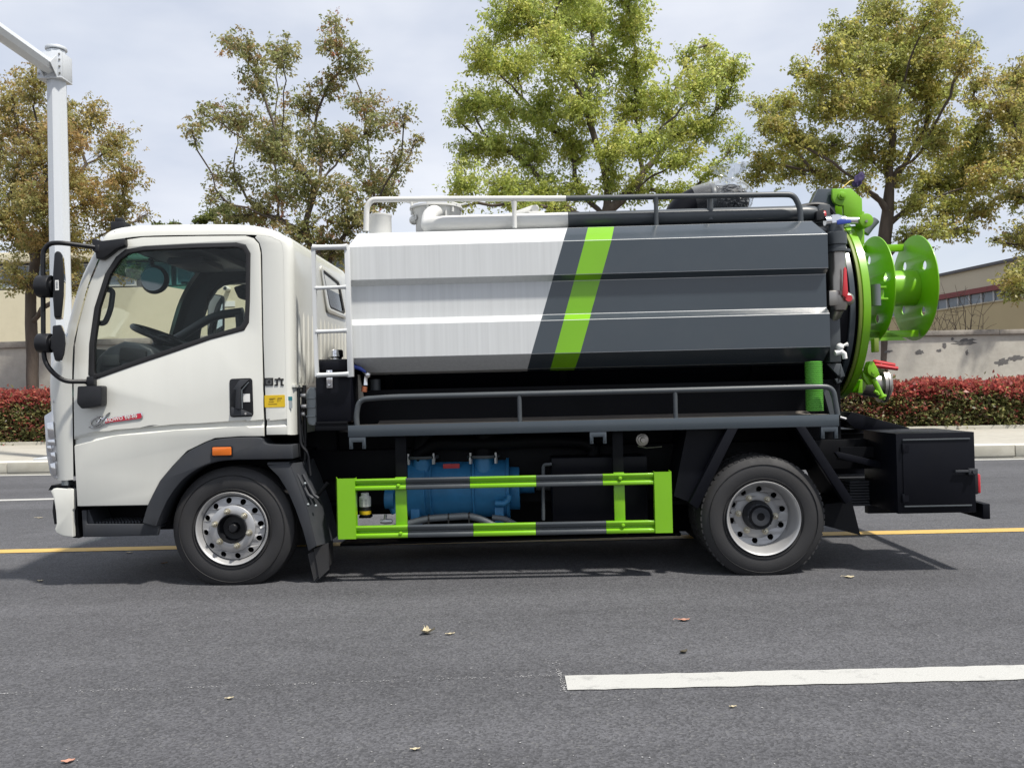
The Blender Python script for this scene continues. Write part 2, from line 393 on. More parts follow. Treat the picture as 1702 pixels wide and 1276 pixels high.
M['scar'] = paint('bare_mortar', (.125, .122, .118), .95, var=.25, vs=(6, 6, 6), bump=.5, bs=25)
M['cream'] = paint('cream_render', (.62, .57, .42), .85, var=.05, vs=(.4, .4, .4), dirt=.25, dirtc=(.46, .42, .30))
M['tan'] = paint('tan_render', (.50, .45, .35), .9, var=.05, vs=(.5, .5, .5))
M['tanlow'] = paint('ochre_render', (.46, .38, .23), .9, var=.06, vs=(.5, .5, .5))
M['redband'] = paint('red_band', (.20, .055, .055), .7)
M['pane'] = paint('far_pane', (.16, .19, .22), .15, var=.3, vs=(1, 1, 1))
M['mullion'] = paint('mullion', (.42, .43, .44), .6)
M['trimdark'] = paint('roof_trim', (.10, .10, .11), .7)

def sheet(name, pts, z, mat, kind='structure', label=None):
    mb = MB(); mb.raw([(p[0], p[1], z) for p in pts], [tuple(range(len(pts)))])
    o = mb.build(name, mat)
    if o.data.polygons[0].normal.z < 0: o.data.flip_normals()
    return tag(o, label, kind=kind)
EL, ER = G(0, 789.5), G(1702, 762)          # outer edge of the white line at the far kerb
ED = Vector((ER.x - EL.x, ER.y - EL.y, 0)).normalized(); EN = Vector((-ED.y, ED.x, 0))
EO = Vector(((EL.x + ER.x) / 2, (EL.y + ER.y) / 2, 0))
def K(u, v, z=0.0): return EO + ED * u + EN * v + Vector((0, 0, z))     # along the far kerb, away from it
sheet('ground', [(-400, -400), (400, -400), (400, 600), (-400, 600)], -.012, 'soil')
road = sheet('road', [(-160, -22), (160, -22), tuple(K(150, .12))[:2], tuple(K(-150, .12))[:2]], 0, 'asphalt')
def strip(name, a, b, w, mat, z=.004, jag=.004):
    a, b = Vector(a), Vector(b); d = (b - a).normalized(); n = Vector((-d.y, d.x, 0)); k = max(2, int((b - a).length / .05)); k = min(k, 700)
    rnd = random.Random(5); vs = []; fs = []
    for i in range(k + 1):
        p = a + (b - a) * i / k
        vs += [(p + n * (-w / 2 + rnd.uniform(-jag, jag))).to_tuple(), (p + n * (w / 2 + rnd.uniform(-jag, jag))).to_tuple()]
        if i: fs.append((2 * i - 2, 2 * i, 2 * i + 1, 2 * i - 1))
    vs = [(x, y, z) for x, y, _ in vs]
    mb = MB(); mb.raw(vs, fs); o = mb.build(name, mat)
    return tag(o, kind='structure')
# white dash near the camera, yellow line under the lorry, white dash of the far lane, white edge line
a, b = G(941, 1135.5), G(1702, 1117.5); strip('lane_dash', a, b + (b - a).normalized() * 1.2, .17, 'linewhite')
a, b = G(0, 916.5), G(1702, 880.5); d = (b - a).normalized(); strip('yellow_line', a - d * 20, b + d * 20, .16, 'lineyellow', jag=.003)
a, b = G(0, 831.5), G(88, 829.3); d = (b - a).normalized(); strip('lane_dash', a - d * 4, a + d * 1.0, .16, 'linewhite')
strip('edge_line', K(-60, -.10), K(60, -.10), .16, 'linewhite', jag=.008)
# kerb: one stone every metre
kb = MB(); kb.box(-60, 60, .03, .42, -.05, .03)
kerb = kb.build('kerb', 'kerb'); kerb.location = EO; kerb.rotation_euler.z = math.atan2(ED.y, ED.x); kerb['kind'] = 'structure'
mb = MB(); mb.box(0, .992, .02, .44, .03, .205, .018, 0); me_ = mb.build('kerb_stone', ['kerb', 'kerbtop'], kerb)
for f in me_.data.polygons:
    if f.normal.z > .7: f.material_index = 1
rnd = random.Random(3)
for i in range(-16, 17):
    c = me_ if i == -16 else inst(me_, (0, 0, 0), kerb)
    c.location = (i, rnd.uniform(-.006, .006), rnd.uniform(-.006, .004)); c.rotation_euler = (0, rnd.uniform(-.004, .004), rnd.uniform(-.004, .004))
HL, HR = G(40, 739, .19), G(1650, 712, .19)          # foot of the hedge
HD = Vector((HR.x - HL.x, HR.y - HL.y, 0)).normalized(); HN = Vector((-HD.y, HD.x, 0))
def Hh(u, v, z=0.0): return Vector((HL.x, HL.y, 0)) + HD * u + HN * v + Vector((0, 0, z))
HLEN = (Vector((HR.x, HR.y, 0)) - Vector((HL.x, HL.y, 0))).length
sheet('pavement', [tuple(K(-60, .44))[:2], tuple(K(60, .44))[:2], tuple(Hh(HLEN + 40, .1))[:2], tuple(Hh(-40, .1))[:2]], .190, 'concrete')
mb = MB(); mb.box(-40, HLEN + 40, -.02, 3.2, -.02, .215); o = mb.build('planting_bed', 'soil'); o.location = (HL.x, HL.y, 0); o.rotation_euler.z = math.atan2(HD.y, HD.x); o['kind'] = 'structure'
mb = MB(); mb.box(-40, HLEN + 40, -.14, -.02, .0, .262, .01); o = mb.build('bed_edging', 'kerb'); o.location = (HL.x, HL.y, 0); o.rotation_euler.z = math.atan2(HD.y, HD.x); o['kind'] = 'structure'

# boundary walls
def wall(name, label, a, b, h, capt, scars=()):
    a, b = Vector(a), Vector(b); d = (b - a); ln = d.length; d.normalize()
    o = empty(name, (a.x, a.y, 0)); o.rotation_euler.z = math.atan2(d.y, d.x); tag(o, label, 'wall', 'boundary walls along the street')
    w = MB(); n = 24
    w.box(0, ln, 0, .24, -.1, h - capt); w.build('wall_face', 'plaster', o)
    x = 0; rn = random.Random(11); mbs = []
    while x < ln:
        l = min(rn.uniform(1.9, 2.6), ln - x)
        c = MB(); c.box(x + .004, x + l - .004, -.07, .31, h - capt + .002, h + rn.uniform(-.008, .008), .012); c.build('coping_stone', 'coping', o); x += l
    for (u, z, sx, sz, sd_) in scars:
        rs = random.Random(sd_); pts = []
        for k in range(22):
            t = 2 * math.pi * k / 22; q = rs.uniform(.55, 1.15)
            pts.append((u + sx * q * math.cos(t), z + sz * q * math.sin(t) + .25 * sx * math.cos(t) * rs.uniform(.3, .5)))
        s = MB(); s.prism(pts, -.006, .05); s.build('plaster_scar', 'scar', o)
    return o
WL0, WL1 = W(20, 572, 23.6), W(600, 560, 22.4)
wall('boundary_wall', 'weathered grey boundary wall behind the left hedge and tree trunk', (WL0.x - 9, WL0.y + .3, 0), (0.5, 21.6, 0), WL0.z + .02, .17)
WR0, WR1 = W(1300, 554, 20.3), W(1702, 548, 21.0)
wr_a, wr_b = Vector((0.52, 20.1, 0)), Vector((WR1.x + 9, 21.5, 0))
def wscar(px, py, w, h, sd_):
    p = W(px, py, 20.7); q = 20.7 / F
    dd = (wr_b - wr_a).normalized(); u = (Vector((p.x, p.y, 0)) - wr_a).dot(dd)
    return (u, p.z, w * q, h * q, sd_)
wall('boundary_wall', 'cracked pale plaster boundary wall behind the right hedge with dark bare patches', wr_a, wr_b, (WR1.z + W(1540, 549, 20.6).z) / 2, .12,
     [wscar(1608, 568, 22, 6, 1), wscar(1572, 574, 4, 5, 2), wscar(1529, 585, 8, 4, 3), wscar(1563, 582, 5, 2.5, 4), wscar(1672, 601, 13, 6, 5), wscar(1697, 594, 14, 5, 6), wscar(1474, 584, 10, 3, 7), wscar(1611, 585, 3, 5, 8), wscar(1586, 563, 3, 3, 9)])

# cream building behind the left wall
def cream_building():
    o = empty('cream_building', (0, 0, 0)); tag(o, 'long cream rendered building behind the left boundary wall', 'building')
    Y0 = 31.0; x0, x1 = W(-420, 500, Y0).x, W(640, 500, Y0).x; z1 = W(200, 478, Y0).z
    b = MB(); b.box(x0, x1, Y0, Y0 + 12, -.05, z1); b.build('wall', 'cream', o)
    b = MB(); b.box(x0, x1, Y0 + .25, Y0 + 12, z1 + .003, z1 + 1.0); b.build('recessed_band', 'trimdark', o)
    b = MB(); b.box(x0 - .2, x1 + .2, Y0 - .1, Y0 + 12.1, z1 + 1.0, z1 + 1.35, .02); b.build('parapet', 'cream', o)
    n = 18; wd = (x1 - x0) / n; src = None; fr = None
    for i in range(n):
        if src is None:
            f = MB(); q = .05
            f.box(.1, wd - .1, Y0 + .16, Y0 + .245, z1 + .08, z1 + .13); f.box(.1, wd - .1, Y0 + .16, Y0 + .245, z1 + .87, z1 + .92)
            f.box(.1, .15, Y0 + .16, Y0 + .245, z1 + .13, z1 + .87); f.box(wd - .15, wd - .1, Y0 + .16, Y0 + .245, z1 + .13, z1 + .87)
            src = f.build('window', 'mullion', o); g = MB(); g.box(.15, wd - .15, Y0 + .19, Y0 + .22, z1 + .13, z1 + .87); fr = g.build('pane', 'pane', src)
            src.location.x = x0
        else:
            c = inst(src, (x0 + i * wd, 0, 0), o); inst(fr, (0, 0, 0), c)
    p = W(380, 481, Y0); b = MB(); b.cyl((p.x, Y0 - .38, p.z), (p.x, Y0, p.z), .085, n=16, bev=.01); b.cyl((p.x, Y0 - .39, p.z), (p.x, Y0 - .36, p.z), .06, n=16, mi=1); b.build('pipe_stub', ['whitepipe', 'ink'], o)
    p = W(378, 505, Y0); b = MB(); b.box(p.x - .28, p.x + .28, Y0 - .02, Y0 - .001, p.z - .1, p.z + .1); b.build('wall_sign', 'offwhite', o)
cream_building()
def tan_building():
    o = empty('tan_building', (0, 0, 0)); tag(o, 'tan industrial building behind the right wall with red band and long window strip', 'building')
    P0 = W(1561, 457, 45); P1 = W(1692, 428.6, 39.4); d = Vector((P1.x - P0.x, P1.y - P0.y, 0)).normalized()
    o.location = (P0.x, P0.y, 0); o.rotation_euler.z = math.atan2(d.y, d.x)
    zr = (P0.z + P1.z) / 2; zb1 = W(1561, 490, 45).z; zb0 = W(1561, 498, 45).z; zw0 = W(1561, 516, 45).z
    a, e = -16.0, 22.0          # x runs towards the camera; outward (street-left) side is -y in this frame
    s = -1 if (RM.to_4x4() is not None and Vector((-d.y, d.x, 0)).x > 0) else 1
    def bx(nm, mat, x0, x1, y0, y1, z0, z1, bev=0):
        b = MB(); b.box(x0, x1, min(s * y0, s * y1), max(s * y0, s * y1), z0, z1, bev); return b.build(nm, mat, o)
    bx('upper_wall', 'tan', a, e, -14, 0, zb1, zr - .1); bx('roof_edge', 'trimdark', a - .1, e + .1, -14.1, .12, zr - .098, zr + .04)
    bx('red_band', 'redband', a, e, -13.9, .05, zb0, zb1 - .002)
    bx('lower_wall', 'tanlow', a, e, -14, 0, -.05, zw0); bx('window_recess', 'trimdark', a, e, -13.9, -.3, zw0 + .002, zb0 - .002)
    bx('sill', 'tan', a, e, -.28, .06, zw0 + .003, zw0 + .07)
    n = 44; wd = (e - a) / n
    for i in range(n):
        w = bx('window', 'mullion', a + i * wd, a + i * wd + .09, -.2, -.06, zw0 + .07, zb0 - .004)
        b = MB(); b.box(a + i * wd + .09, a + (i + 1) * wd, min(-s * .17, -s * .13), max(-s * .17, -s * .13), zw0 + .07, zb0 - .004); b.build('pane', 'pane', w)
tan_building()

# ------------------------------------------------------------------ plants
def leaf_mat():
    mt, nt, p = nodes('leaf'); N = nt.nodes.new; L = nt.links.new; out = nt.nodes['Material Output']
    at = N('ShaderNodeAttribute'); at.attribute_name = 'tint'
    L(at.outputs['Color'], p.inputs['Base Color']); p.inputs['Roughness'].default_value = .42; p.inputs['Specular IOR Level'].default_value = .45
    t = N('ShaderNodeBsdfTranslucent'); hs = N('ShaderNodeHueSaturation'); hs.inputs['Saturation'].default_value = 1.0; hs.inputs['Value'].default_value = 1.6
    L(at.outputs['Color'], hs.inputs['Color']); L(hs.outputs[0], t.inputs[0])
    mx = N('ShaderNodeMixShader'); mx.inputs[0].default_value = .5; L(p.outputs[0], mx.inputs[1]); L(t.outputs[0], mx.inputs[2]); L(mx.outputs[0], out.inputs[0]); return mt
M['leaf'] = leaf_mat()
M['bark'] = paint('bark', (.085, .068, .055), .95, var=.3, vs=(9, 9, 2), bump=.6, bs=30)
M['barklight'] = paint('limewashed_bark', (.26, .23, .21), .95, var=.2, vs=(9, 9, 3), bump=.5, bs=30)
M['twig'] = paint('twig', (.13, .10, .08), .9, var=.2)

def leaves_mesh(name, P, D, Nn, ln, wd, col, parent, mats=('leaf',)):
    """one folded rhombus per leaf: base P, direction D, normal Nn, length ln, width wd"""
    S = np.cross(D, Nn); S /= np.linalg.norm(S, axis=1, keepdims=True) + 1e-9; U = np.cross(S, D)
    mid = P + D * (ln * .45)[:, None]; l2 = ln[:, None]; w2 = wd[:, None]
    V = np.stack([P, mid + S * w2 * .5 + U * w2 * .12, P + D * l2 - U * l2 * .10, mid - S * w2 * .5 + U * w2 * .12], 1).reshape(-1, 3)
    Fq = np.arange(len(V)).reshape(-1, 4)
    return mesh_np(name, V, Fq, mats, parent, np.repeat(col, 4, 0))
def tubes_mesh(name, chains, mat, parent, n=6):
    V = []; Fc = []
    for pts, rs in chains:
        k = len(pts); up = None; base = len(V)
        nn = n if max(rs) > .03 else 4
        for i, p in enumerate(pts):
            d = (pts[min(i + 1, k - 1)] - pts[max(i - 1, 0)])
            if d.length < 1e-6: d = Vector((0, 0, 1))
            d.normalize()
            if up is None: up = d.orthogonal().normalized()
            up = up - d * up.dot(d); up = up.normalized() if up.length > 1e-5 else d.orthogonal().normalized()
            s = d.cross(up)
            for j in range(nn):
                a = 2 * math.pi * j / nn; q = p + (up * math.cos(a) + s * math.sin(a)) * rs[i]; V.append(q.to_tuple())
        for i in range(k - 1):
            for j in range(nn):
                Fc.append((base + i * nn + j, base + i * nn + (j + 1) % nn, base + (i + 1) * nn + (j + 1) % nn, base + (i + 1) * nn + j))
    return mesh_np(name, np.array(V), np.array(Fc), [mat], parent, smooth=True)
def rand_dirs(rg, n):
    v = rg.normal(size=(n, 3)); return v / np.linalg.norm(v, axis=1, keepdims=True)

def tree(name, label, Z, trunk, trunk_r, lobes, pal, dens, seed, leaf=.082, depth=1.0, white_base=False, group=None, twigs=9, cat='tree', rscale=1.0):
    rg = np.random.default_rng(seed); rn = random.Random(seed)
    q = Z / F
    tp = [W(x, y, Z) for x, y in trunk]; base = Vector((tp[0].x, tp[0].y, .15)); tp = [base] + [p for p in tp if p.z > .5]
    o = empty(name, base); tag(o, label, cat, group)
    off = -base
    pos = []; par = []; cnt = []
    # trunk nodes
    tpath = []
    for i in range(len(tp) - 1):
        for k in range(3): tpath.append(tp[i].lerp(tp[i + 1], k / 3))
    tpath.append(tp[-1])
    for i, p in enumerate(tpath): pos.append(p + Vector((rn.gauss(0, .012), rn.gauss(0, .012), 0))); par.append(i - 1)
    plen = [0.0] * len(pos)
    ntrunk = len(pos); can_attach = list(range(int(ntrunk * .55), ntrunk))
    L_ = []
    for (cx, cy, r) in lobes:
        c = W(cx, cy, Z); c.y += max(-1.9, min(1.9, rn.gauss(0, depth)))
        f = c.y / Z; c = Vector((c.x * (1 + (f - 1) * .8), c.y, HC + (c.z - HC) * (1 + (f - 1) * .8)))
        L_.append((c, r * q * rscale))
    top = tpath[-1]
    L_.sort(key=lambda t: (t[0] - top).length)
    edges_end = []
    for c, r in L_:
        best = None; bc = 1e9
        for i in can_attach:
            n = pos[i]; d = (c - n).length
            if d < .05: continue
            pr_ = pos[par[i]] if par[i] >= 0 else n - Vector((0, 0, 1))
            turn = 1 - (c - n).normalized().dot((n - pr_).normalized())
            pen = max(0, n.z + .25 * math.hypot(c.x - n.x, c.y - n.y) - c.z) * 1.2 + turn * .7 + .42 * plen[i]
            if d + pen < bc: bc = d + pen; best = i
        n = pos[best]; prev = pos[par[best]] if par[best] >= 0 else n - Vector((0, 0, 1))
        d0 = (n - prev).normalized(); ln = (c - n).length; k = max(3, int(ln / .28)); last = best
        ctrl = n.lerp(c, .5) + (d0 * .5 + Vector((0, 0, .18))) * ln * .22
        for j in range(1, k + 1):
            t = j / k; p = n * (1 - t) ** 2 + ctrl * 2 * t * (1 - t) + c * t * t
            p = p + Vector((rn.gauss(0, .03), rn.gauss(0, .03), rn.gauss(0, .025)))
            plen.append(plen[last] + (p - pos[last]).length); pos.append(p); par.append(last); last = len(pos) - 1; can_attach.append(last)
        lobe_nodes = [last] + [x for x in (par[last], par[par[last]]) if x >= 0]
        for w in range(twigs):
            v = Vector(rand_dirs(rg, 1)[0]); v.z = v.z * .9 + .12; e = c + v * r * rn.uniform(.55, 1.0)
            s = rn.choice(lobe_nodes); a = pos[s]; kk = 3; lst = s
            cc = a.lerp(e, .5) + Vector((0, 0, .12 * r))
            for j in range(1, kk + 1):
                t = j / kk; p = a * (1 - t) ** 2 + cc * 2 * t * (1 - t) + e * t * t + Vector((rn.gauss(0, .02), rn.gauss(0, .02), rn.gauss(0, .02)))
                plen.append(9.0); pos.append(p); par.append(lst); lst = len(pos) - 1
            edges_end.append((s, lst, r))
    n = len(pos); w = [0] * n; child = [[] for _ in range(n)]
    for i in range(n): 
        if par[i] >= 0: child[par[i]].append(i)
    for i in range(n - 1, -1, -1): w[i] = max(1, sum(w[c] for c in child[i]))
    wmax = w[0]; rad = [max(.0045, trunk_r * (w[i] / wmax) ** .52) for i in range(n)]
    for i in range(ntrunk):
        rad[i] = max(rad[i], trunk_r * (1 - .25 * i / ntrunk)); 
    rad[0] = trunk_r * 1.25
    chains = []; seen = set()
    def walk(start):
        stack = [(start, None)]
        while stack:
            s, p = stack.pop(); pts = []; rs = []
            if p is not None: pts.append(pos[p]); rs.append(min(rad[p], rad[s] * 1.25))
            cur = s
            while True:
                pts.append(pos[cur]); rs.append(rad[cur])
                if not child[cur]: break
                ch = sorted(child[cur], key=lambda c: -w[c])
                for c in ch[1:]: stack.append((c, cur))
                cur = ch[0]
            chains.append(([p_ + off for p_ in pts], rs))
    walk(0)
    tr = tubes_mesh('trunk', chains, 'bark', o, 7)
    if white_base:
        mb = MB(); b0 = base + off; t1 = (tpath[1] - tpath[0]).normalized(); 
        mb.tube([b0, b0 + t1 * .95], [rad[0] * 1.03, trunk_r * 1.06], 14, caps=False); mb.build('limewash_band', 'barklight', o)
    # leaves: clumps strung along the twigs
    P = []; C = []; DV = []
    pc = np.array([c for c, _ in pal]); pw = np.array([x for _, x in pal]); pw = pw / pw.sum()
    PA = np.array([p.to_tuple() for p in pos])
    per = {}
    for (s, e, r) in edges_end:
        nl = int(dens * r * r / twigs * rg.uniform(.5, 1.5)); 
        if nl < 1: nl = 1
        ch = []; cur = e
        while cur != s: ch.append(cur); cur = par[cur]
        ch.append(s); pp = PA[ch]
        nc_ = max(1, nl // 8)
        t = rg.beta(1.0, 1.6, nc_) * (len(ch) - 1.001); i = t.astype(int); f = (t - i)[:, None]
        xc = pp[i] * (1 - f) + pp[i + 1] * f + rg.normal(size=(nc_, 3)) * np.array([.06 + .16 * r, .06 + .16 * r, .05 + .13 * r])
        k = rg.integers(0, nc_, nl); dv = rand_dirs(rg, nl)
        x = xc[k] + dv * (rg.uniform(.0, 1.0, (nl, 1)) * .085)
        base_c = pc[rg.choice(len(pc), p=pw)]; mixc = pc[rg.choice(len(pc), size=nc_, p=pw)]
        c = (base_c * .6 + mixc * .4) * np.exp(rg.normal(0, .09, (nc_, 1)))
        c = c[k] * np.exp(rg.normal(0, .12, (nl, 1))); P.append(x); C.append(c); DV.append(dv)
    P = np.concatenate(P); C = np.clip(np.concatenate(C), .004, .6); N = len(P)
    D = rand_dirs(rg, N) * .5 + np.concatenate(DV) * .8; D[:, 2] = D[:, 2] * .7 - .5; D /= np.linalg.norm(D, axis=1, keepdims=True)
    Nn = rand_dirs(rg, N)
    ln = leaf * rg.uniform(.6, 1.35, N); wd = ln * rg.uniform(.42, .62, N)
    cr_ = leaves_mesh('crown', P + np.array(off.to_tuple()), D, Nn, ln, wd, C, o); cr_['kind'] = 'stuff'
    return o

OLIVE = [((.295, .27, .095), 3), ((.33, .275, .095), 3), ((.35, .235, .095), 1.4), ((.215, .225, .082), 2.5), ((.36, .20, .10), .7)]
SPARSE = [((.245, .265, .105), 4), ((.29, .27, .11), 3), ((.32, .22, .11), 1.1), ((.175, .195, .08), 3), ((.35, .16, .105), .6)]
BRIGHT = [((.39, .44, .115), 4), ((.45, .465, .13), 3), ((.32, .385, .11), 3), ((.44, .40, .12), 1.2), ((.235, .29, .078), 1.2)]
MIXED = [((.315, .345, .095), 4), ((.375, .35, .098), 3), ((.23, .245, .08), 2.5), ((.36, .26, .098), 1.2), ((.44, .40, .105), 1)]
tree('street_tree', 'olive and rust leaved tree behind the white mast with a limewashed trunk foot', 22.3,
     [(55, 655), (53, 560), (50, 490), (58, 440)], .15,
     [(15, 165, 45), (60, 145, 38), (100, 190, 40), (40, 215, 45), (150, 185, 30), (180, 235, 38), (205, 285, 34), (165, 330, 48), (213, 345, 22), (125, 290, 50), (65, 270, 55), (15, 300, 50),
      (25, 390, 50), (85, 390, 45), (145, 400, 45), (195, 375, 28), (-40, 240, 60), (-35, 350, 60), (100, 340, 45), (120, 230, 40), (55, 340, 45), (30, 455, 30), (110, 445, 35), (215, 455, 20), (75, 470, 25), (200, 430, 22), (235, 350, 12), (130, 480, 22)],
     OLIVE, 4300, 21, group='trees behind the hedge', white_base=True, twigs=13, rscale=1.12)
tree('street_tree', 'sparse tall brown green tree with open twiggy crown rising behind the cab', 22.3,
     [(548, 640), (552, 560), (548, 500), (545, 450)], .13,
     [(550, 28, 18), (558, 70, 28), (590, 105, 30), (545, 135, 30), (600, 165, 34), (385, 75, 20), (412, 85, 28), (455, 75, 24), (482, 95, 22), (432, 135, 32), (398, 190, 32), (450, 205, 38), (345, 195, 24), (328, 225, 16),
      (495, 165, 32), (430, 250, 38), (480, 265, 42), (530, 230, 40), (585, 240, 40), (640, 210, 30), (668, 185, 16), (690, 228, 15), (620, 285, 40), (668, 268, 25), (525, 310, 46), (462, 320, 36), (388, 290, 26), (360, 335, 20),
      (582, 335, 40), (642, 320, 30), (430, 355, 32), (500, 385, 42), (560, 400, 44), (608, 370, 32), (540, 455, 40), (575, 490, 28), (352, 290, 16), (365, 365, 16), (520, 500, 30), (470, 420, 34), (400, 365, 18)],
     SPARSE, 3300, 5, group='trees behind the hedge', twigs=14, leaf=.09, rscale=1.18)
tree('street_tree', 'bright yellow green broad tree directly behind the middle of the tank', 21.0,
     [(1012, 640), (1011, 480), (1010, 395), (1008, 350)], .19,
     [(820, 40, 40), (872, 28, 45), (930, 22, 50), (985, 12, 48), (1048, 40, 42), (800, 90, 36), (855, 100, 48), (920, 100, 52), (990, 90, 52), (1058, 100, 45), (780, 168, 34), (758, 192, 20), (830, 170, 48), (900, 180, 52), (970, 170, 52),
      (1050, 170, 48), (1108, 160, 36), (1148, 90, 22), (1180, 72, 18), (1190, 110, 36), (1224, 112, 22), (1160, 150, 38), (1215, 152, 25), (1140, 210, 38), (1190, 210, 34), (1228, 238, 18), (772, 250, 32), (820, 240, 42), (880, 250, 42), (950, 240, 42),
      (1020, 240, 42), (1080, 240, 38), (1130, 270, 34), (1188, 280, 26), (770, 308, 30), (830, 312, 40), (890, 310, 36), (950, 312, 32), (860, 342, 30), (1062, 312, 32), (1122, 322, 26), (920, 350, 24), (1010, 300, 24), (1175, 325, 18), (760, 345, 18), (950, -20, 50), (1030, -20, 45), (880, -20, 40)],
     BRIGHT, 6200, 33, group='trees behind the hedge', twigs=15, rscale=1.10)
tree('street_tree', 'olive green tree with one dark leaning trunk behind the hose reel', 20.8,
     [(1462, 640), (1466, 500), (1470, 400), (1478, 330)], .17,
     [(1458, 15, 28), (1490, 20, 28), (1530, 38, 30), (1400, 52, 28), (1440, 60, 38), (1500, 70, 44), (1550, 62, 32), (1590, 60, 22), (1612, 78, 13), (1378, 92, 28), (1420, 110, 42), (1480, 120, 46), (1540, 110, 44), (1590, 112, 25), (1322, 118, 16),
      (1350, 140, 30), (1312, 170, 28), (1360, 182, 38), (1420, 180, 44), (1480, 190, 44), (1540, 160, 38), (1578, 150, 24), (1290, 190, 24), (1268, 220, 22), (1310, 230, 38), (1370, 240, 40), (1430, 250, 36), (1480, 262, 30), (1540, 215, 26), (1268, 268, 28),
      (1320, 282, 34), (1372, 292, 30), (1420, 302, 24), (1560, 235, 32), (1590, 255, 36), (1630, 245, 36), (1602, 300, 38), (1552, 302, 34), (1640, 300, 34), (1660, 270, 26), (1625, 210, 24), (1530, 342, 30), (1582, 350, 32), (1638, 345, 26), (1600, 385, 18), (1520, 385, 20), (1250, 300, 18), (1262, 170, 16), (1500, 300, 16), (1560, 385, 20)],
     MIXED, 5600, 44, group='trees behind the hedge', twigs=14, rscale=1.2)
tree('street_tree', 'olive tree cut off by the right edge with drooping dark lower branches', 22.0,
     [(1775, 640), (1770, 520), (1765, 400), (1762, 330)], .16,
     [(1638, 128, 22), (1682, 130, 28), (1722, 140, 42), (1620, 160, 18), (1660, 180, 34), (1702, 200, 42), (1682, 260, 38), (1725, 280, 50), (1690, 325, 34), (1732, 380, 42), (1690, 398, 20), (1672, 468, 20), (1695, 450, 26), (1662, 488, 9), (1700, 488, 18), (1650, 400, 8), (1780, 200, 60), (1800, 300, 60)],
     OLIVE[:2] + MIXED, 5200, 51, group='trees behind the hedge', twigs=14, rscale=1.25)
tree('distant_tree', 'small round far treetop just above the front of the cab roof', 62.0, [(272, 560), (272, 480), (273, 420)], .2,
     [(262, 374, 10), (280, 372, 12), (298, 375, 8), (272, 400, 20)], [((.13, .16, .04), 2), ((.09, .12, .035), 2)], 900, 61, leaf=.26, group='far trees beyond the buildings', twigs=6)
tree('distant_tree', 'wider far treetop above the middle of the cab roof', 64.0, [(372, 560), (372, 480), (370, 420)], .25,
     [(332, 366, 14), (352, 358, 16), (380, 352, 18), (402, 364, 14), (428, 368, 12), (370, 385, 26)], [((.13, .15, .035), 2), ((.085, .11, .03), 2)], 900, 62, leaf=.26, group='far trees beyond the buildings', twigs=6)

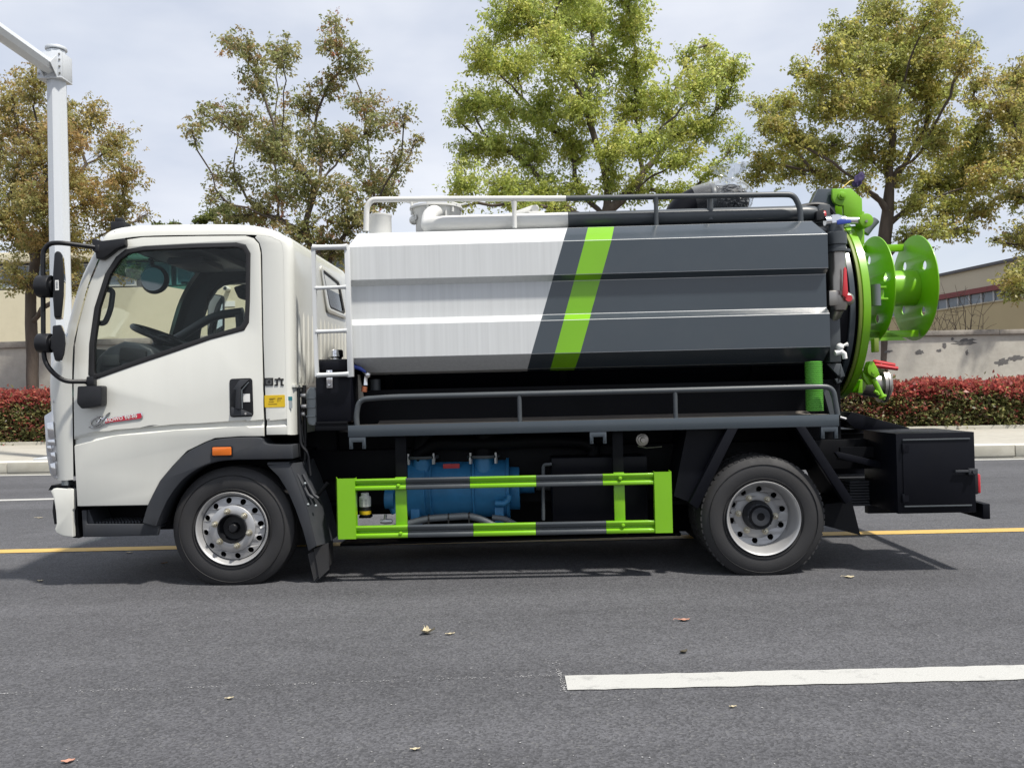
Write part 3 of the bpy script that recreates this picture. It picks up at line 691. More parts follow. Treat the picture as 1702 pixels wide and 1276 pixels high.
def hedge():
    rg = np.random.default_rng(9)
    o = empty('hedge', (HL.x, HL.y, .2)); o.rotation_euler.z = math.atan2(HD.y, HD.x)
    tag(o, 'long clipped photinia hedge with red tips in front of the boundary walls', 'hedge')
    u0_, u1_ = -6.0, HLEN + 6.0; dep = 1.7
    hl = W(40, 657, HL.y + .5).z - .2; hr = W(1650, 639, HR.y + .5).z - .2
    def htop(u): 
        return hl + (hr - hl) * np.clip(u / HLEN, -.2, 1.2) + .035 * np.sin(u * 3.1) + .03 * np.sin(u * 7.3 + 1) + .02 * np.sin(u * 17.1)
    n = 120000; u = rg.uniform(u0_, u1_, n); mid = (u > 3.4) & (u < HLEN - 6.5); keep = ~mid | (rg.uniform(size=n) < .25); u = u[keep]; n = len(u)
    face = rg.uniform(size=n) < .60; h = htop(u)
    zf = rg.uniform(.0, 1.0, n) ** .9
    v = np.where(face, rg.normal(.04, .06, n) + .10 * (zf > .93) + .035 * np.sin(u * 5 + zf * 9), rg.uniform(.02, dep, n))
    z = np.where(face, zf * h, h + rg.normal(0, .04, n) + np.where(rg.uniform(size=n) < .04, rg.uniform(.0, .14, n), 0))
    rel = z / h
    P = np.stack([u, v, z], 1)
    red = np.array([.27, .042, .046]); red2 = np.array([.34, .12, .085]); grn = np.array([.105, .125, .042]); grn2 = np.array([.23, .225, .09]); pur = np.array([.075, .042, .038]); brn = np.array([.11, .06, .035])
    nz = .5 + .5 * np.sin(u * 2.3 + 1.5 * np.sin(z * 5 + u)) ; redp = np.clip((rel - .70) * 4.5 + .15 * nz, 0.05, 1) + .22 * (nz > .75) * (rel > .25)
    isred = rg.uniform(size=n) < np.clip(redp, 0, .93)
    t = rg.uniform(size=(n, 1)); C = np.where(isred[:, None], red * (1 - t) + red2 * t, grn * (1 - t) + grn2 * t)
    br = (rg.uniform(size=n) < .22) & ~isred; C = np.where(br[:, None], brn, C)
    up = np.clip((HLEN - 2.4 - u) / 1.2, 0, 1) * (u > HLEN * .5); isp = rg.uniform(size=n) < up * np.where(rel > .86, .35, .85); C = np.where(isp[:, None], pur * (.6 + .8 * t), C)
    C = C * np.exp(rg.normal(0, .25, (n, 1)))
    D = rand_dirs(rg, n); D[:, 1] = np.where(face, -np.abs(D[:, 1]) - .1, D[:, 1]); D[:, 2] = D[:, 2] * .8 + np.where(rel > .85, .7, .15); D /= np.linalg.norm(D, axis=1, keepdims=True)
    Nn = rand_dirs(rg, n); Nn[:, 2] = np.abs(Nn[:, 2]) + .3; Nn[:, 1] = Nn[:, 1] - .5 * face
    ln = rg.uniform(.065, .125, n); wd = ln * rg.uniform(.4, .6, n)
    c = leaves_mesh('foliage', P, D, Nn, ln, wd, C, o); c['kind'] = 'stuff'
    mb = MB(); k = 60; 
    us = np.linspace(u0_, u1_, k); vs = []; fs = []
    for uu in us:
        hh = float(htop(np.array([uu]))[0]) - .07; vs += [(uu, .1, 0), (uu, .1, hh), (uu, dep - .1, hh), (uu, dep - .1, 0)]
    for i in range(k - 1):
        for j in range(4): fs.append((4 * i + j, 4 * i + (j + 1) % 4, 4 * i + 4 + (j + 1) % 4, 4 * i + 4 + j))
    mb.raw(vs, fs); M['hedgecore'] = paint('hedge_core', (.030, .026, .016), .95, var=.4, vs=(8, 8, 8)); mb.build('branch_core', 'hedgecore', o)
hedge()
def bare_shrub(name, label, px0, Z, seed, n=16, h=(470, 530)):
    rn = random.Random(seed); base = W(px0, 640, Z); base.z = .2; o = empty(name, base); tag(o, label, 'shrub', 'bare shrubs behind the right wall'); ch = []
    for i in range(n):
        a = Vector((rn.uniform(-.3, .3), rn.uniform(-.3, .3), 0)); e = W(px0 + rn.uniform(-85, 85), rn.uniform(*h), Z + rn.uniform(-.6, .6)) - base
        c = Vector((a.x + (e.x - a.x) * .2, a.y, e.z * .7)); pts = [a * (1 - t) ** 2 + c * 2 * t * (1 - t) + e * t * t for t in [k / 7 for k in range(8)]]
        pts = [p + Vector((rn.gauss(0, .03), rn.gauss(0, .03), rn.gauss(0, .03))) for p in pts]
        ch.append((pts, [.016 * (1 - .75 * k / 7) for k in range(8)]))
        for s in range(5):
            k = rn.randint(3, 6); p = pts[k]; dr = Vector((rn.uniform(-1, 1), rn.uniform(-1, 1), rn.uniform(-.3, .9))) * rn.uniform(.2, .5)
            ch.append(([p, p + dr * .5 + Vector((0, 0, .03)), p + dr], [.007, .005, .003]))
    tubes_mesh('branch', ch, 'twig', o)
bare_shrub('bare_shrub', 'leafless tangled shrub over the right wall in front of the tan building', 1610, 23.5, 3)
bare_shrub('bare_shrub', 'leafless shrub at the right wall partly behind the hose reel', 1545, 23.8, 8, 12, (500, 535))

# ------------------------------------------------------------------ white mast with arm
def mast():
    Z = 15.2; o = empty('mast', (0, 0, 0))
    p = W(104, 640, Z); o.location = (p.x, p.y, .19); tag(o, 'white octagonal steel mast with long arm rising behind the lorry cab', 'mast')
    b0 = o.location.copy(); top = W(100, 84, Z) - b0; pb = W(105, 480, Z) - b0
    q = Z / F; r1 = 14.5 * q; r2 = 17.5 * q
    k = MB(); k.cyl((0, 0, 0), (0, 0, top.z - .02), r2 * 1.02, r1 * 1.04, n=8); o2 = k.build('pole', 'pole', o, ang=20)
    k = MB(); k.cyl((0, 0, top.z), (0, 0, top.z + .05), r1 * 1.17, r1 * 1.15, n=32, bev=.008); k.build('cap', 'pole', o)
    k = MB(); k.box(-.35, .35, -.35, .35, 0, .03, .005); k.build('base_plate', 'pole', o)
    zc = W(92, 118, Z).z - b0.z
    k = MB(); k.box(-r1 * 1.55, r1 * 1.25, -r1 * 1.28, -r1 * .95, zc - .17, zc + .27, .006); k.box(-r1 * 1.3, -r1 * .95, -r1 * .94, r1 * 1.1, zc - .17, zc + .27, .006)
    k.box(r1 * .98, r1 * 1.25, -r1 * .94, r1 * 1.1, zc - .17, zc + .27, .006); k.box(-r1 * 1.55, r1 * 1.25, -r1 * 1.32, r1 * 1.1, zc - .20, zc - .172, .004); k.build('bracket', 'pole', o)
    for sx in (-1.38, 1.02):
        for dz in (-.12, .0, .12, .22):
            b = MB(); b.cyl((r1 * sx, -r1 * 1.36, zc + dz), (r1 * sx, -r1 * 1.27, zc + dz), .017, n=8); b.build('bolt', 'bolt', o)
    k = MB(); a0 = Vector((-.03, -r1 * 1.2, zc)); e0 = a0 + Vector((-.35, -8.2, .28)); k.tube([a0, e0], [.135, .12], 8); k.build('arm', 'pole', o, ang=20)
    for sx in (-.13, .10):
        k = MB(); k.prism([(-r1 * 1.28 - .22, zc), (-r1 * 1.28, zc + .2), (-r1 * 1.28, zc - .18)], sx, sx + .012, axis='x'); k.build('gusset', 'pole', o)
mast()

# ------------------------------------------------------------------ the lorry (local frame: x along it to the rear, y across away from the camera, z up)
TRUCK = empty('tanker_truck', ROOT); TRUCK.rotation_euler.z = -TH
tag(TRUCK, 'white and grey suction tanker lorry with lime green stripe and rear hose reel', 'truck')
WC = 1.68                                     # cab and bed width
def zavg(a, b, y=0.0): return (T(*a, y).z + T(*b, y).z) / 2

# ---- cab shell: rounded skin wrapped round the side outline
Bp = [(122, 797), (121, 734), (120, 660), (120, 615), (122, 574), (128, 540), (146.5, 473), (163, 432), (176, 410), (190, 399.5), (237, 392.5), (330, 390.5), (400, 390), (434, 391.5), (457, 397), (471, 420), (473.5, 560), (477.5, 722)]
Sp = [(99, 797), (93, 725), (86.5, 655), (88.5, 613), (109, 572), (117, 540), (137, 470), (157, 428), (170, 405), (187, 384), (235, 375.5), (330, 373.5), (400, 374), (441, 379), (472, 391), (490, 417), (491, 560), (492, 722)]
RR = [.14, .14, .13, .12, .10, .10, .10, .10, .09, .08, .08, .08, .08, .08, .08, .07, .07, .07]
def catmull(vals, i, t):
    n = len(vals); p = [vals[max(0, min(n - 1, i + k))] for k in (-1, 0, 1, 2)]
    f = lambda a, b, c, d: .5 * (2 * b + (c - a) * t + (2 * a - 5 * b + 4 * c - d) * t * t + (3 * b - a - 3 * c + d) * t ** 3)
    return tuple(f(*[q[k] for q in p]) for k in range(len(vals[0])))
def build_cab():
    rows = []
    for i in range(len(Bp)):
        b = T(*Bp[i], 0); s = T(*Sp[i], RR[i]); rows.append((b.x, b.z, s.x, s.z, RR[i], float(i)))
    dense = []; SUB = 4; sharp = {4, 15, 16}
    for i in range(len(rows) - 1):
        for k in range(SUB):
            if i >= 15 or i == 4: 
                t = k / SUB; dense.append(tuple(a * (1 - t) + b * t for a, b in zip(rows[i], rows[i + 1])))
            else: dense.append(catmull(rows, i, k / SUB))
    dense.append(rows[-1])
    def skin(inset=0.0):
        grid = []
        for (bx_, bz, sx, sz, r, fi) in dense:
            line = []
            def P(ph, far):
                c = math.sin(ph); x = bx_ + (sx - bx_) * c; z = bz + (sz - bz) * c; y = r * (1 - math.cos(ph)); return (x, WC - y if far else y, z)
            for k in range(6): line.append(P(k / 5 * math.pi / 2, False))
            wf = max(0, min(1, (10.5 - fi) / 3)) if fi < 10.5 else 0; wr = 1 if 9.5 < fi < 13.5 else 0
            for k in range(1, 10):
                t = k / 10; y = r + (WC - 2 * r) * t; q = 1 - (2 * t - 1) ** 2
                line.append((sx - .10 * wf * q, y, sz + .025 * wr * q))
            for k in range(5, -1, -1): line.append(P(k / 5 * math.pi / 2, True))
            grid.append(line)
        return grid
    global DENSE_B; DENSE_B = [(d_[0], d_[1], d_[5]) for d_ in dense]
    g = skin(); nr, nc = len(g), len(g[0])
    idx = lambda i, j: i * nc + j
    flat = [p for l in g for p in l]
    fw, fg = [], []
    for i in range(nr - 1):
        for j in range(nc - 1):
            f = (idx(i, j), idx(i, j + 1), idx(i + 1, j + 1), idx(i + 1, j))
            seg = i / SUB
            (fg if (4 <= seg < 8.4 and 5 <= j < nc - 6) else fw).append(f)
    mb = MB(); mb.raw(flat, fw); cab = mb.build('cab', 'cab', TRUCK, ang=50)
    if cab.data.polygons[0].normal.y > 0: pass
    vband = [f for f in fg if f[0] // nc >= 7 * SUB - 1]; vglass = [f for f in fg if f not in vband]
    mb = MB(); mb.raw(flat, vglass); ws = mb.build('windshield', 'glass', TRUCK, ang=60)
    mb = MB(); mb.raw(flat, vband); mb.build('tinted_band', 'visor', ws, ang=60)
    # dark liner inside roof, pillars and rear wall
    cx = T(300, 500).x; cz = T(300, 500).z
    inn = []
    for (x, y, z) in flat:
        d = Vector((cx - x, (WC / 2 - y) * .35, cz - z)); d.normalize(); inn.append((x + d.x * .05, y + d.y * .05 + (.02 if y < WC / 2 else -.02), z + d.z * .05))
    keep = [f for f in fw if f[0] // nc >= 4 * SUB]
    mb = MB(); mb.raw(inn, keep); mb.build('headliner', 'dark', cab, ang=60)
    return cab
CAB = build_cab()
XREAR = T(491, 560, .07).x
# rear quarter panels, doors
quarter = [(443, 722.5), (437.5, 560), (435.5, 425), (432.5, 412), (426, 401), (434, 391.5), (457, 397), (471, 420), (473.5, 560), (477.5, 722)]
DOOR = [(124, 574), (130, 540), (148.5, 473), (165, 432.5), (178, 411.5), (191, 401.2), (237, 394.3), (330, 392.3), (408, 391.8), (421, 396), (429.5, 405), (432.5, 420), (435, 560), (438.5, 724.5), (400, 725), (357, 728), (340, 735), (311, 749), (287, 774), (266, 799), (255, 820), (246, 839), (128.5, 841), (125, 780), (123, 734), (122, 640)]
WINO = [(147, 622), (148.5, 571), (157, 511), (175, 455), (193, 427), (208, 415), (240, 409.5), (320, 405.5), (393, 403.5), (408, 407), (416, 421), (415, 500), (413.5, 536), (406, 549), (350, 564), (287, 586), (225, 607), (163, 629), (152, 630)]
WINI = [(156, 616), (157, 572), (165.5, 511), (183.5, 456), (200.5, 431), (214, 421.5), (241, 416.5), (320, 412.5), (390, 411), (403, 414), (409, 424), (408, 500), (406.5, 532), (400, 542), (349, 556.5), (286, 578), (224, 599), (165, 620), (158, 621)]
def groove(t):
    """press the swage line into the side skin: cut along it, then push the strip inwards"""
    cl = [T(*p) for p in ((121, 735), (180, 720), (237, 714), (330, 707), (438, 703), (480, 701.5))]
    for a, b in zip(cl[:-1], cl[1:]):
        d = Vector((b.x - a.x, 0, b.z - a.z)).normalized(); nrm = Vector((-d.z, 0, d.x))
        for o_ in (.034, .014, -.014, -.026):
            bmesh.ops.bisect_plane(t, geom=t.verts[:] + t.edges[:] + t.faces[:], plane_co=a + nrm * o_, plane_no=nrm)
    for v in t.verts:
        for a, b in zip(cl[:-1], cl[1:]):
            if a.x - .02 <= v.co.x <= b.x + .001 or (b is cl[-1] and v.co.x > b.x):
                zc = a.z + (b.z - a.z) * (v.co.x - a.x) / (b.x - a.x); dz = v.co.z - zc
                if -.0145 <= dz <= .0145: v.co.y += .016
                break
def side_panels(far):
    m_ = (lambda a, b: (WC - b, WC - a)) if far else (lambda a, b: (a, b))
    fn = None if far else groove
    qp = XZ([(443, 722.5), (437.5, 560), (435.5, 425), (434.3, 414), (431, 403.5), (423.5, 394.8)]) + [(x, z) for x, z, fi in DENSE_B if fi >= 12.7]
    mb = MB(); mb.plate([qp], *m_(0, .02), bev=.003, fn=fn); mb.build('quarter_panel', 'cab', CAB if far else TRUCK)
    mb = MB(); mb.plate([XZ(DOOR), XZ(WINO)[::-1]], *m_(.0, .022), bev=.004, fn=fn); d = mb.build('door', 'cab', TRUCK)
    if far: d['label'] = 'far side door'
    mb = MB(); mb.plate([XZ(WINO), XZ(WINI)[::-1]], *m_(-.004, .03), bev=.003); mb.build('window_seal', 'seal', d)
    mb = MB(); mb.plate([XZ(WINI)], *m_(.016, .020)); mb.build('window_glass', 'glass', d)
    big = [(x + (-2 if x < 300 else 4) * (0 if y > 700 else 1), y + (-2 if y < 600 else 2)) for x, y in DOOR]
    mb = MB(); mb.plate([XZ(big), XZ(WINO)[::-1]], *m_(.024, .05)); mb.build('door_lining', 'dark', d)
    return d
DR = side_panels(False); side_panels(True)
mb = MB(); mb.box(XREAR - .09, XREAR - .075, .05, WC - .05, T(480, 722).z, T(480, 640).z); mb.box(T(124, 700).x, XREAR - .05, .3, WC - .3, T(300, 838).z + .02, T(300, 838).z + .3); mb.box(T(124, 700).x, XREAR - .05, .06, WC - .06, T(300, 700).z - .04, T(300, 700).z - .02); mb.build('cab_floor', 'black', TRUCK)
# rear wall: window, ribs
def rear_wall():
    yz = lambda pts: [(TX(a, b, XREAR).y, TX(a, b, XREAR).z) for a, b in pts]
    wo = rpoly(yz([(533, 448), (561, 470), (571.5, 523), (545, 512)]), .05)
    wi = rpoly(yz([(535.5, 452.5), (559.5, 472), (569, 519.5), (547, 509)]), .045)
    mb = MB(); mb.plate([wo, wi[::-1]], XREAR - .002, XREAR + .012, bev=.003, axis='x'); s = mb.build('rear_window', 'seal', CAB)
    mb = MB(); mb.plate([wi], XREAR, XREAR + .006, axis='x'); mb.build('rear_glass', 'darkglass', s)
    fr = rpoly(yz([(529, 440), (565, 465), (574, 531), (541, 519)]), .06); 
    mb = MB(); mb.plate([fr, wo[::-1]], XREAR - .004, XREAR + .016, bev=.004, axis='x'); mb.build('window_frame', 'cab', CAB)
    y0, z0 = TX(505, 620, XREAR).y, TX(505, 620, XREAR).z
    for k in range(13):
        y = .16 + k * .115
        if y > WC - .1: break
        mb = MB(); zt = TX(545, 536, XREAR).z - .02
        mb.tube([(XREAR - .020, y, z0 - .06), (XREAR - .013, y, z0 - .02), (XREAR - .013, y, zt), (XREAR - .020, y, zt + .04)], .022, 10); mb.build('pressed_rib', 'cab', CAB)
    zb = T(491, 722, .07).z; zl = TX(520, 640, XREAR).z
    mb = MB(); mb.prism([(.02, zl), (.45, zl), (WC - .02, zl), (WC - .02, zl - .015), (.02, zl - .015)], XREAR - .08, XREAR + .006, axis='x'); mb.build('rear_lip', 'cab', CAB)
    pass
rear_wall()
# roof marker plugs, antenna block
for px in (193, 207.5):
    p = T(px, 389.5, .035); mb = MB(); mb.cyl((p.x, p.y - .014, p.z), (p.x, p.y + .03, p.z), .017, n=14, bev=.003); mb.cyl((p.x, p.y - .017, p.z), (p.x, p.y - .01, p.z), .009, n=10); mb.build('roof_plug', 'ink', CAB)
p = T(202, 378, .4); mb = MB(); mb.box(p.x - .05, p.x + .05, .34, .44, p.z - .05, p.z + .03, .01); mb.box(p.x - .03, p.x + .02, .36, .42, p.z + .02, p.z + .06, .008); mb.build('roof_lamp_bracket', 'mirrorplastic', CAB)

# ---- lettering and badges on the cab
mb = MB(); a = T(440.3, 640.5); b = T(456.5, 640.5); c = T(440.3, 628)

for (x0_, y0_, x1_, y1_) in ((440.2, 641, 454, 638.9), (440.2, 630.1, 454, 628), (440.2, 638.9, 442.2, 630.1), (452, 638.9, 454, 630.1), (443.6, 632.6, 450.8, 631.3), (443.8, 635.2, 450.4, 633.9), (443.4, 637.8, 451, 636.5), (446.5, 637, 448, 631.8),
        (457, 631.6, 471.3, 629.2), (463, 629.2, 465.6, 627.6), (459.5, 640.6, 462, 631.8), (456.8, 640.8, 461, 638.8), (467, 640.6, 469.5, 631.8), (467.5, 640.8, 471.6, 638.8)):
    pa_, pb_ = T(x0_ - .2, y0_ + .25), T(x1_ + .2, y1_ - .25); mb.box(pa_.x, pb_.x, -.004, -.0005, pa_.z, pb_.z)
mb.build('emission_lettering', 'ink', TRUCK)
mb = MB(); a = T(440, 677); b = T(473.5, 656); mb.prism(rpoly([(a.x, a.z), (b.x, a.z), (b.x, b.z), (a.x, b.z)], .006), -.002, .001); s = mb.build('warning_sticker', 'yellow', TRUCK)
mb = MB()
for (x, y, w, h) in ((448, 661.5, 10, 1.0), (448, 663.5, 7, .8), (462, 661, 7, 1.3), (461.6, 662, 1.3, 5), (465, 664, 1.2, 2), (447, 667, 9, .8), (446, 671, 15, .7)):
    p = T(x, y); mb.box(p.x, p.x + w / 265, -.0035, -.0021, p.z - h / 265, p.z)
M['olive'] = paint('sticker_ink', (.22, .14, .01), .5); mb.build('sticker_print', 'olive', s)
p = T(482, 660, .01); mb = MB(); mb.box(p.x - .014, p.x + .014, .004, .010, p.z - .07, p.z - .02); mb.box(p.x - .015, p.x + .015, .003, .009, p.z - .02, p.z + .004, mi=1); M['teal'] = paint('sticker_teal', (.02, .16, .18), .5); mb.build('corner_sticker', ['milky', 'teal'], TRUCK)
def badge():
    ang = math.atan2(T(237, 690).z - T(177, 700).z, T(237, 690).x - T(177, 700).x)
    pts = [(173, 704.5), (176, 695.5), (236, 685), (237.5, 687), (238, 694), (235, 696.5)]
    mb = MB(); mb.prism(XZ(pts), -.006, .001, bev=.002, mi=0); o = mb.build('model_badge', 'chrome', TRUCK)
    ins = [(175.5, 703), (178, 696), (235, 686.3), (236.3, 693.3), (233.8, 695.2)]
    mb = MB(); mb.prism(XZ(ins), -.0075, -.005); mb.build('badge_field', 'badge', o)
    a = T(178.5, 701.3); mb = MB(); mb.text('HOWO', (a.x, a.z), .105, .021, -.009, ang, bold=.012)
    a = T(208.5, 697.2); mb.text('悍将', (a.x, a.z), .083, .028, -.009, ang, bold=.008); mb.build('badge_lettering', 'offwhite', o)
    mb = MB(); c = T(161, 700); r = []
    for k in range(25):
        t = 2 * math.pi * k / 24; r.append((c.x + .031 * math.cos(t) * 1.15, -.006, c.z + .024 * math.sin(t) + .012 * math.cos(t)))
    mb.tube(r, .0045, 6, caps=False)
    mb.tube([T(147.5, 709.5, -.006), T(155, 711, -.006), T(163, 710, -.006), T(172, 704.5, -.006), T(180, 703.3, -.006)], [.002, .004, .005, .005, .003], 6)
    for q in ([(158, 698), (161, 703), (166, 697.5)], [(161, 704), (165, 704)], [(163, 693.5), (167, 697), (171, 690.5)], [(168, 700), (173, 694), (176, 691)], [(172, 697), (178, 689), (183, 685.5)]):
        mb.tube([T(x, y, -.006) for x, y in q], [.004] * len(q), 6)
    mb.build('badge_emblem', 'chrome', o)
badge()
# ---- door handle in its recess
def handle():
    oo = rpoly(XZ([(382.5, 693.5), (381.5, 629.5), (419.5, 628), (421.5, 692)]), .022)
    mb = MB(); mb.prism(oo, -.005, .004, bev=.003); o = mb.build('door_handle', 'mirrorplastic', DR)
    mb = MB(); mb.prism(XZ([(389, 648), (400, 631.5), (417, 630.5), (402.5, 645), (402.5, 680), (393, 679), (394.5, 648.5)]), -.03, -.006, bev=.005)
    mb.prism(XZ([(385.5, 676), (393, 678), (402, 679.5), (420, 687), (420, 690), (384, 691.5)]), -.016, -.006, bev=.004); mb.build('handle_grip', 'plastic', o)
    mb = MB(); mb.tube([T(402.6, 678.5, -.031), T(402, 648, -.031), T(413.5, 635, -.031)], .0035, 6); mb.build('grip_edge', 'hosegrey', o)
    a = T(405.2, 668); b = T(415.8, 654.2); mb = MB(); mb.box(a.x, b.x, -.0085, -.0052, a.z, b.z); mb.build('handle_label', 'offwhite', o)
    p = T(410, 687); mb = MB(); mb.cyl((p.x, -.022, p.z), (p.x, -.012, p.z), .007, n=12); mb.build('lock', 'chrome', o)
handle()
# blue inspection sticker on the windscreen edge
mb = MB(); mb.prism(XZ([(112.5, 554.5), (121, 554.5), (115, 568), (110.5, 565)], .03), .022, .027); M['skyblue'] = paint('sticker_blue', (.06, .19, .40), .4); mb.build('windscreen_sticker', 'skyblue', TRUCK)
# ---- headlamp, bumper, step
def front_bits():
    hl = [(85.5, 664), (90, 657.5), (95.5, 658.5), (97.2, 664), (98.5, 690), (104.5, 793), (101, 796), (90, 796), (82, 787), (76, 750), (72.5, 691), (85, 683)]
    for far in (False, True):
        f = (lambda a, b: (WC - b, WC - a)) if far else (lambda a, b: (a, b))
        mb = MB(); mb.prism(XZ(hl, .05), *f(.05, .42), bev=.012, seg=3); o = mb.build('headlamp', 'lamp', TRUCK)
        if far: continue
        mb = MB(); mb.plate([XZ([(87.5, 668), (90.5, 660), (95, 661), (96, 690), (102, 790), (100, 794), (98.5, 790), (92.5, 690), (92.5, 668), (90, 670)], .04)], .035, .05, bev=.004); mb.build('lamp_bezel', 'alu', o)
        for (x, y, w, h, dz) in ((78, 702, 12, 26, 0), (79, 731, 13, 9, 0), (78, 741, 8, 9, 0), (84.5, 752, 8, 14, .0), (84, 770, 9, 20, 0)):
            p = T(x, y, .045); mb = MB(); mb.prism([(p.x, p.z), (p.x + w / 265, p.z + .006), (p.x + (w + 1.5) / 265, p.z - h / 265), (p.x + .01, p.z - h / 265)], .036, .06, bev=.005); mb.build('reflector_facet', 'chrome', o)
    bp = [(84, 816), (89, 811.3), (122.5, 812.3), (122, 846), (120, 848), (121.5, 892.5), (105, 890.5), (93, 885), (91, 879), (94, 870), (92.5, 850), (89, 828)]
    mb = MB(); mb.prism(XZ(bp, .02), .02, WC - .02, bev=.014, seg=3); b = mb.build('bumper', 'cab', TRUCK)
    mb = MB(); mb.prism(XZ([(88.2, 830), (91.6, 851), (93.2, 868), (89.8, 872), (86.5, 850)], .10), .10, .4, bev=.006); mb.build('fog_lamp', 'mirrorplastic', b)
    mb = MB(); mb.prism(XZ([(86, 813.2), (91, 805), (106, 806), (124, 806), (124, 812)], .10), .06, WC - .06); mb.prism(XZ([(121, 806), (127.5, 806), (131, 894), (121, 893)], .05), .05, WC - .05); mb.build('front_crossmember', 'black', TRUCK)
    mb = MB(); p = T(105, 803, .1); mb.box(p.x, p.x + .045, .08, .14, p.z - .04, p.z + .06); mb.build('bumper_stay', 'milky', TRUCK)
    # step
    mb = MB(); mb.prism(XZ([(130.5, 849), (139, 849), (139.5, 872), (262, 872), (258.5, 891), (133, 894)]), .035, .06, bev=.006)
    mb.prism(XZ([(139.8, 872.3), (258, 872.3), (258, 880), (139.8, 880)]), .051, .30, bev=.004)
    mb.prism(XZ([(139, 849), (141, 849), (150, 872), (139.5, 872)]), .05, .28); o = mb.build('entry_step', 'plastic', TRUCK)
    z = T(180, 872.3).z
    xa, xb = T(146, 872).x, T(228, 872).x
    mb = MB()
    for k in range(15):
        for r in range(4): x = xa + (xb - xa) * (k + .5 * (r % 2)) / 15; mb.box(x, x + .012, .06 + r * .055, .095 + r * .055, z, z + .014)
    t = mb.build('tread_teeth', 'plastic', o); t['kind'] = 'stuff'
    mb = MB(); mb.box(xa - .06, T(262, 860).x, .30, .33, T(200, 893).z, T(200, 838).z + .05); mb.build('step_back', 'black', TRUCK)
front_bits()
# ---- wheel arch flare with side marker, wheel well
def arch():
    out = [(239, 868), (247.5, 838), (256, 821), (267.5, 799.5), (288, 775.5), (312, 750.5), (341, 736.5), (358, 729.5), (400, 726.5), (437, 726), (438.5, 734), (446, 738.5), (488, 739)]
    def chk(q):
        for _ in range(2):
            o_ = [q[0]]
            for a, b in zip(q[:-1], q[1:]): o_ += [(a[0] * .75 + b[0] * .25, a[1] * .75 + b[1] * .25), (a[0] * .25 + b[0] * .75, a[1] * .25 + b[1] * .75)]
            q = o_ + [q[-1]]
        return q
    inn = [(488.5, 762), (435, 763), (375, 763.5), (340, 772.5), (308, 792.5), (284, 823), (271, 850), (261.5, 874)]
    mb = MB(); mb.prism(XZ(chk(out) + chk(inn)), -.022, .16, bev=.01, seg=2); o = mb.build('wheel_arch', 'plastic', TRUCK)
    mb = MB(); mb.prism(rpoly(XZ([(356.5, 756.5), (356, 742.5), (387, 742), (387.5, 756)]), .008), -.040, -.020, bev=.005); s = mb.build('side_marker', 'amber', o)
    mb = MB(); mb.prism(rpoly(XZ([(354.5, 758.5), (354, 740.8), (389, 740.2), (389.5, 758)]), .01), -.027, -.019, bev=.002); mb.build('marker_base', 'mirrorplastic', o)
    band = [(488, 765), (440, 762), (376, 762), (338, 770), (306, 790), (282, 822), (268, 852), (264, 880), (252, 880), (258, 850), (272, 815), (300, 780), (335, 758), (375, 750), (440, 750), (490, 752)]
    mb = MB(); mb.prism(XZ(band), .161, .62); mb.box(T(255, 800).x, T(500, 800).x, .62, .66, T(380, 900).z, T(380, 745).z); mb.build('wheel_well', 'black', TRUCK)
    # mudguard behind the front wheel
    mb = MB(); mb.prism(XZ([(444.5, 773.5), (481, 770), (494, 800), (512, 850), (526, 907), (512.5, 915.5), (503, 880), (491, 846), (478, 816), (463, 792)]), .0, .016, bev=.004)
    pr = TP([(481, 770), (494, 800), (512, 850), (526, 907)], 0); vs = []; 
    for p in pr: vs += [(p.x, .0, p.z), (p.x + .05, .10, p.z - .0), (p.x + .05, .40, p.z)]
    fs = []
    for i in range(3):
        for j in range(2): fs.append((3 * i + j, 3 * i + j + 1, 3 * i + 4 + j, 3 * i + 3 + j))
    mb.raw(vs, fs); 
    mb.box(T(444.5, 772).x, T(481, 772).x, .0, .40, T(463, 772).z, T(463, 771).z + .012); o = mb.build('mudguard', 'plastic', TRUCK)
    for dx, y0_ in ((0, .03), (9, .06)):
        mb = MB(); mb.tube(TP([(494 + dx, 788), (512 + dx, 822), (520 + dx, 828)], y0_), .012, 6); mb.build('guard_rib', 'plastic', o)
    mb = MB(); mb.tube(fillet(TP([(517, 826), (528, 823), (545, 802)], .12), .02), .013, 8); mb.build('guard_stay', 'black', o)
    for q in ((507, 803), (512, 838), (525, 840)):
        p = T(*q, .015); mb = MB(); mb.ball(p, .008); mb.build('guard_bolt', 'milky', o)
    mb = MB(); mb.prism(XZ([(522, 912), (546.5, 901), (548, 945), (531, 961), (527, 935)], .06), .05, .058); mb.prism(XZ([(524, 911), (547, 902), (548, 940), (534, 955)], .25), .06, .36); mb.build('mud_flap', 'rubber', o)
    mb = MB(); mb.tube(fillet(TP([(477, 744), (480, 748), (462, 747), (447, 748)], .06), .01), .008, 6); mb.build('cab_lock_bar', 'plastic', TRUCK)
arch()

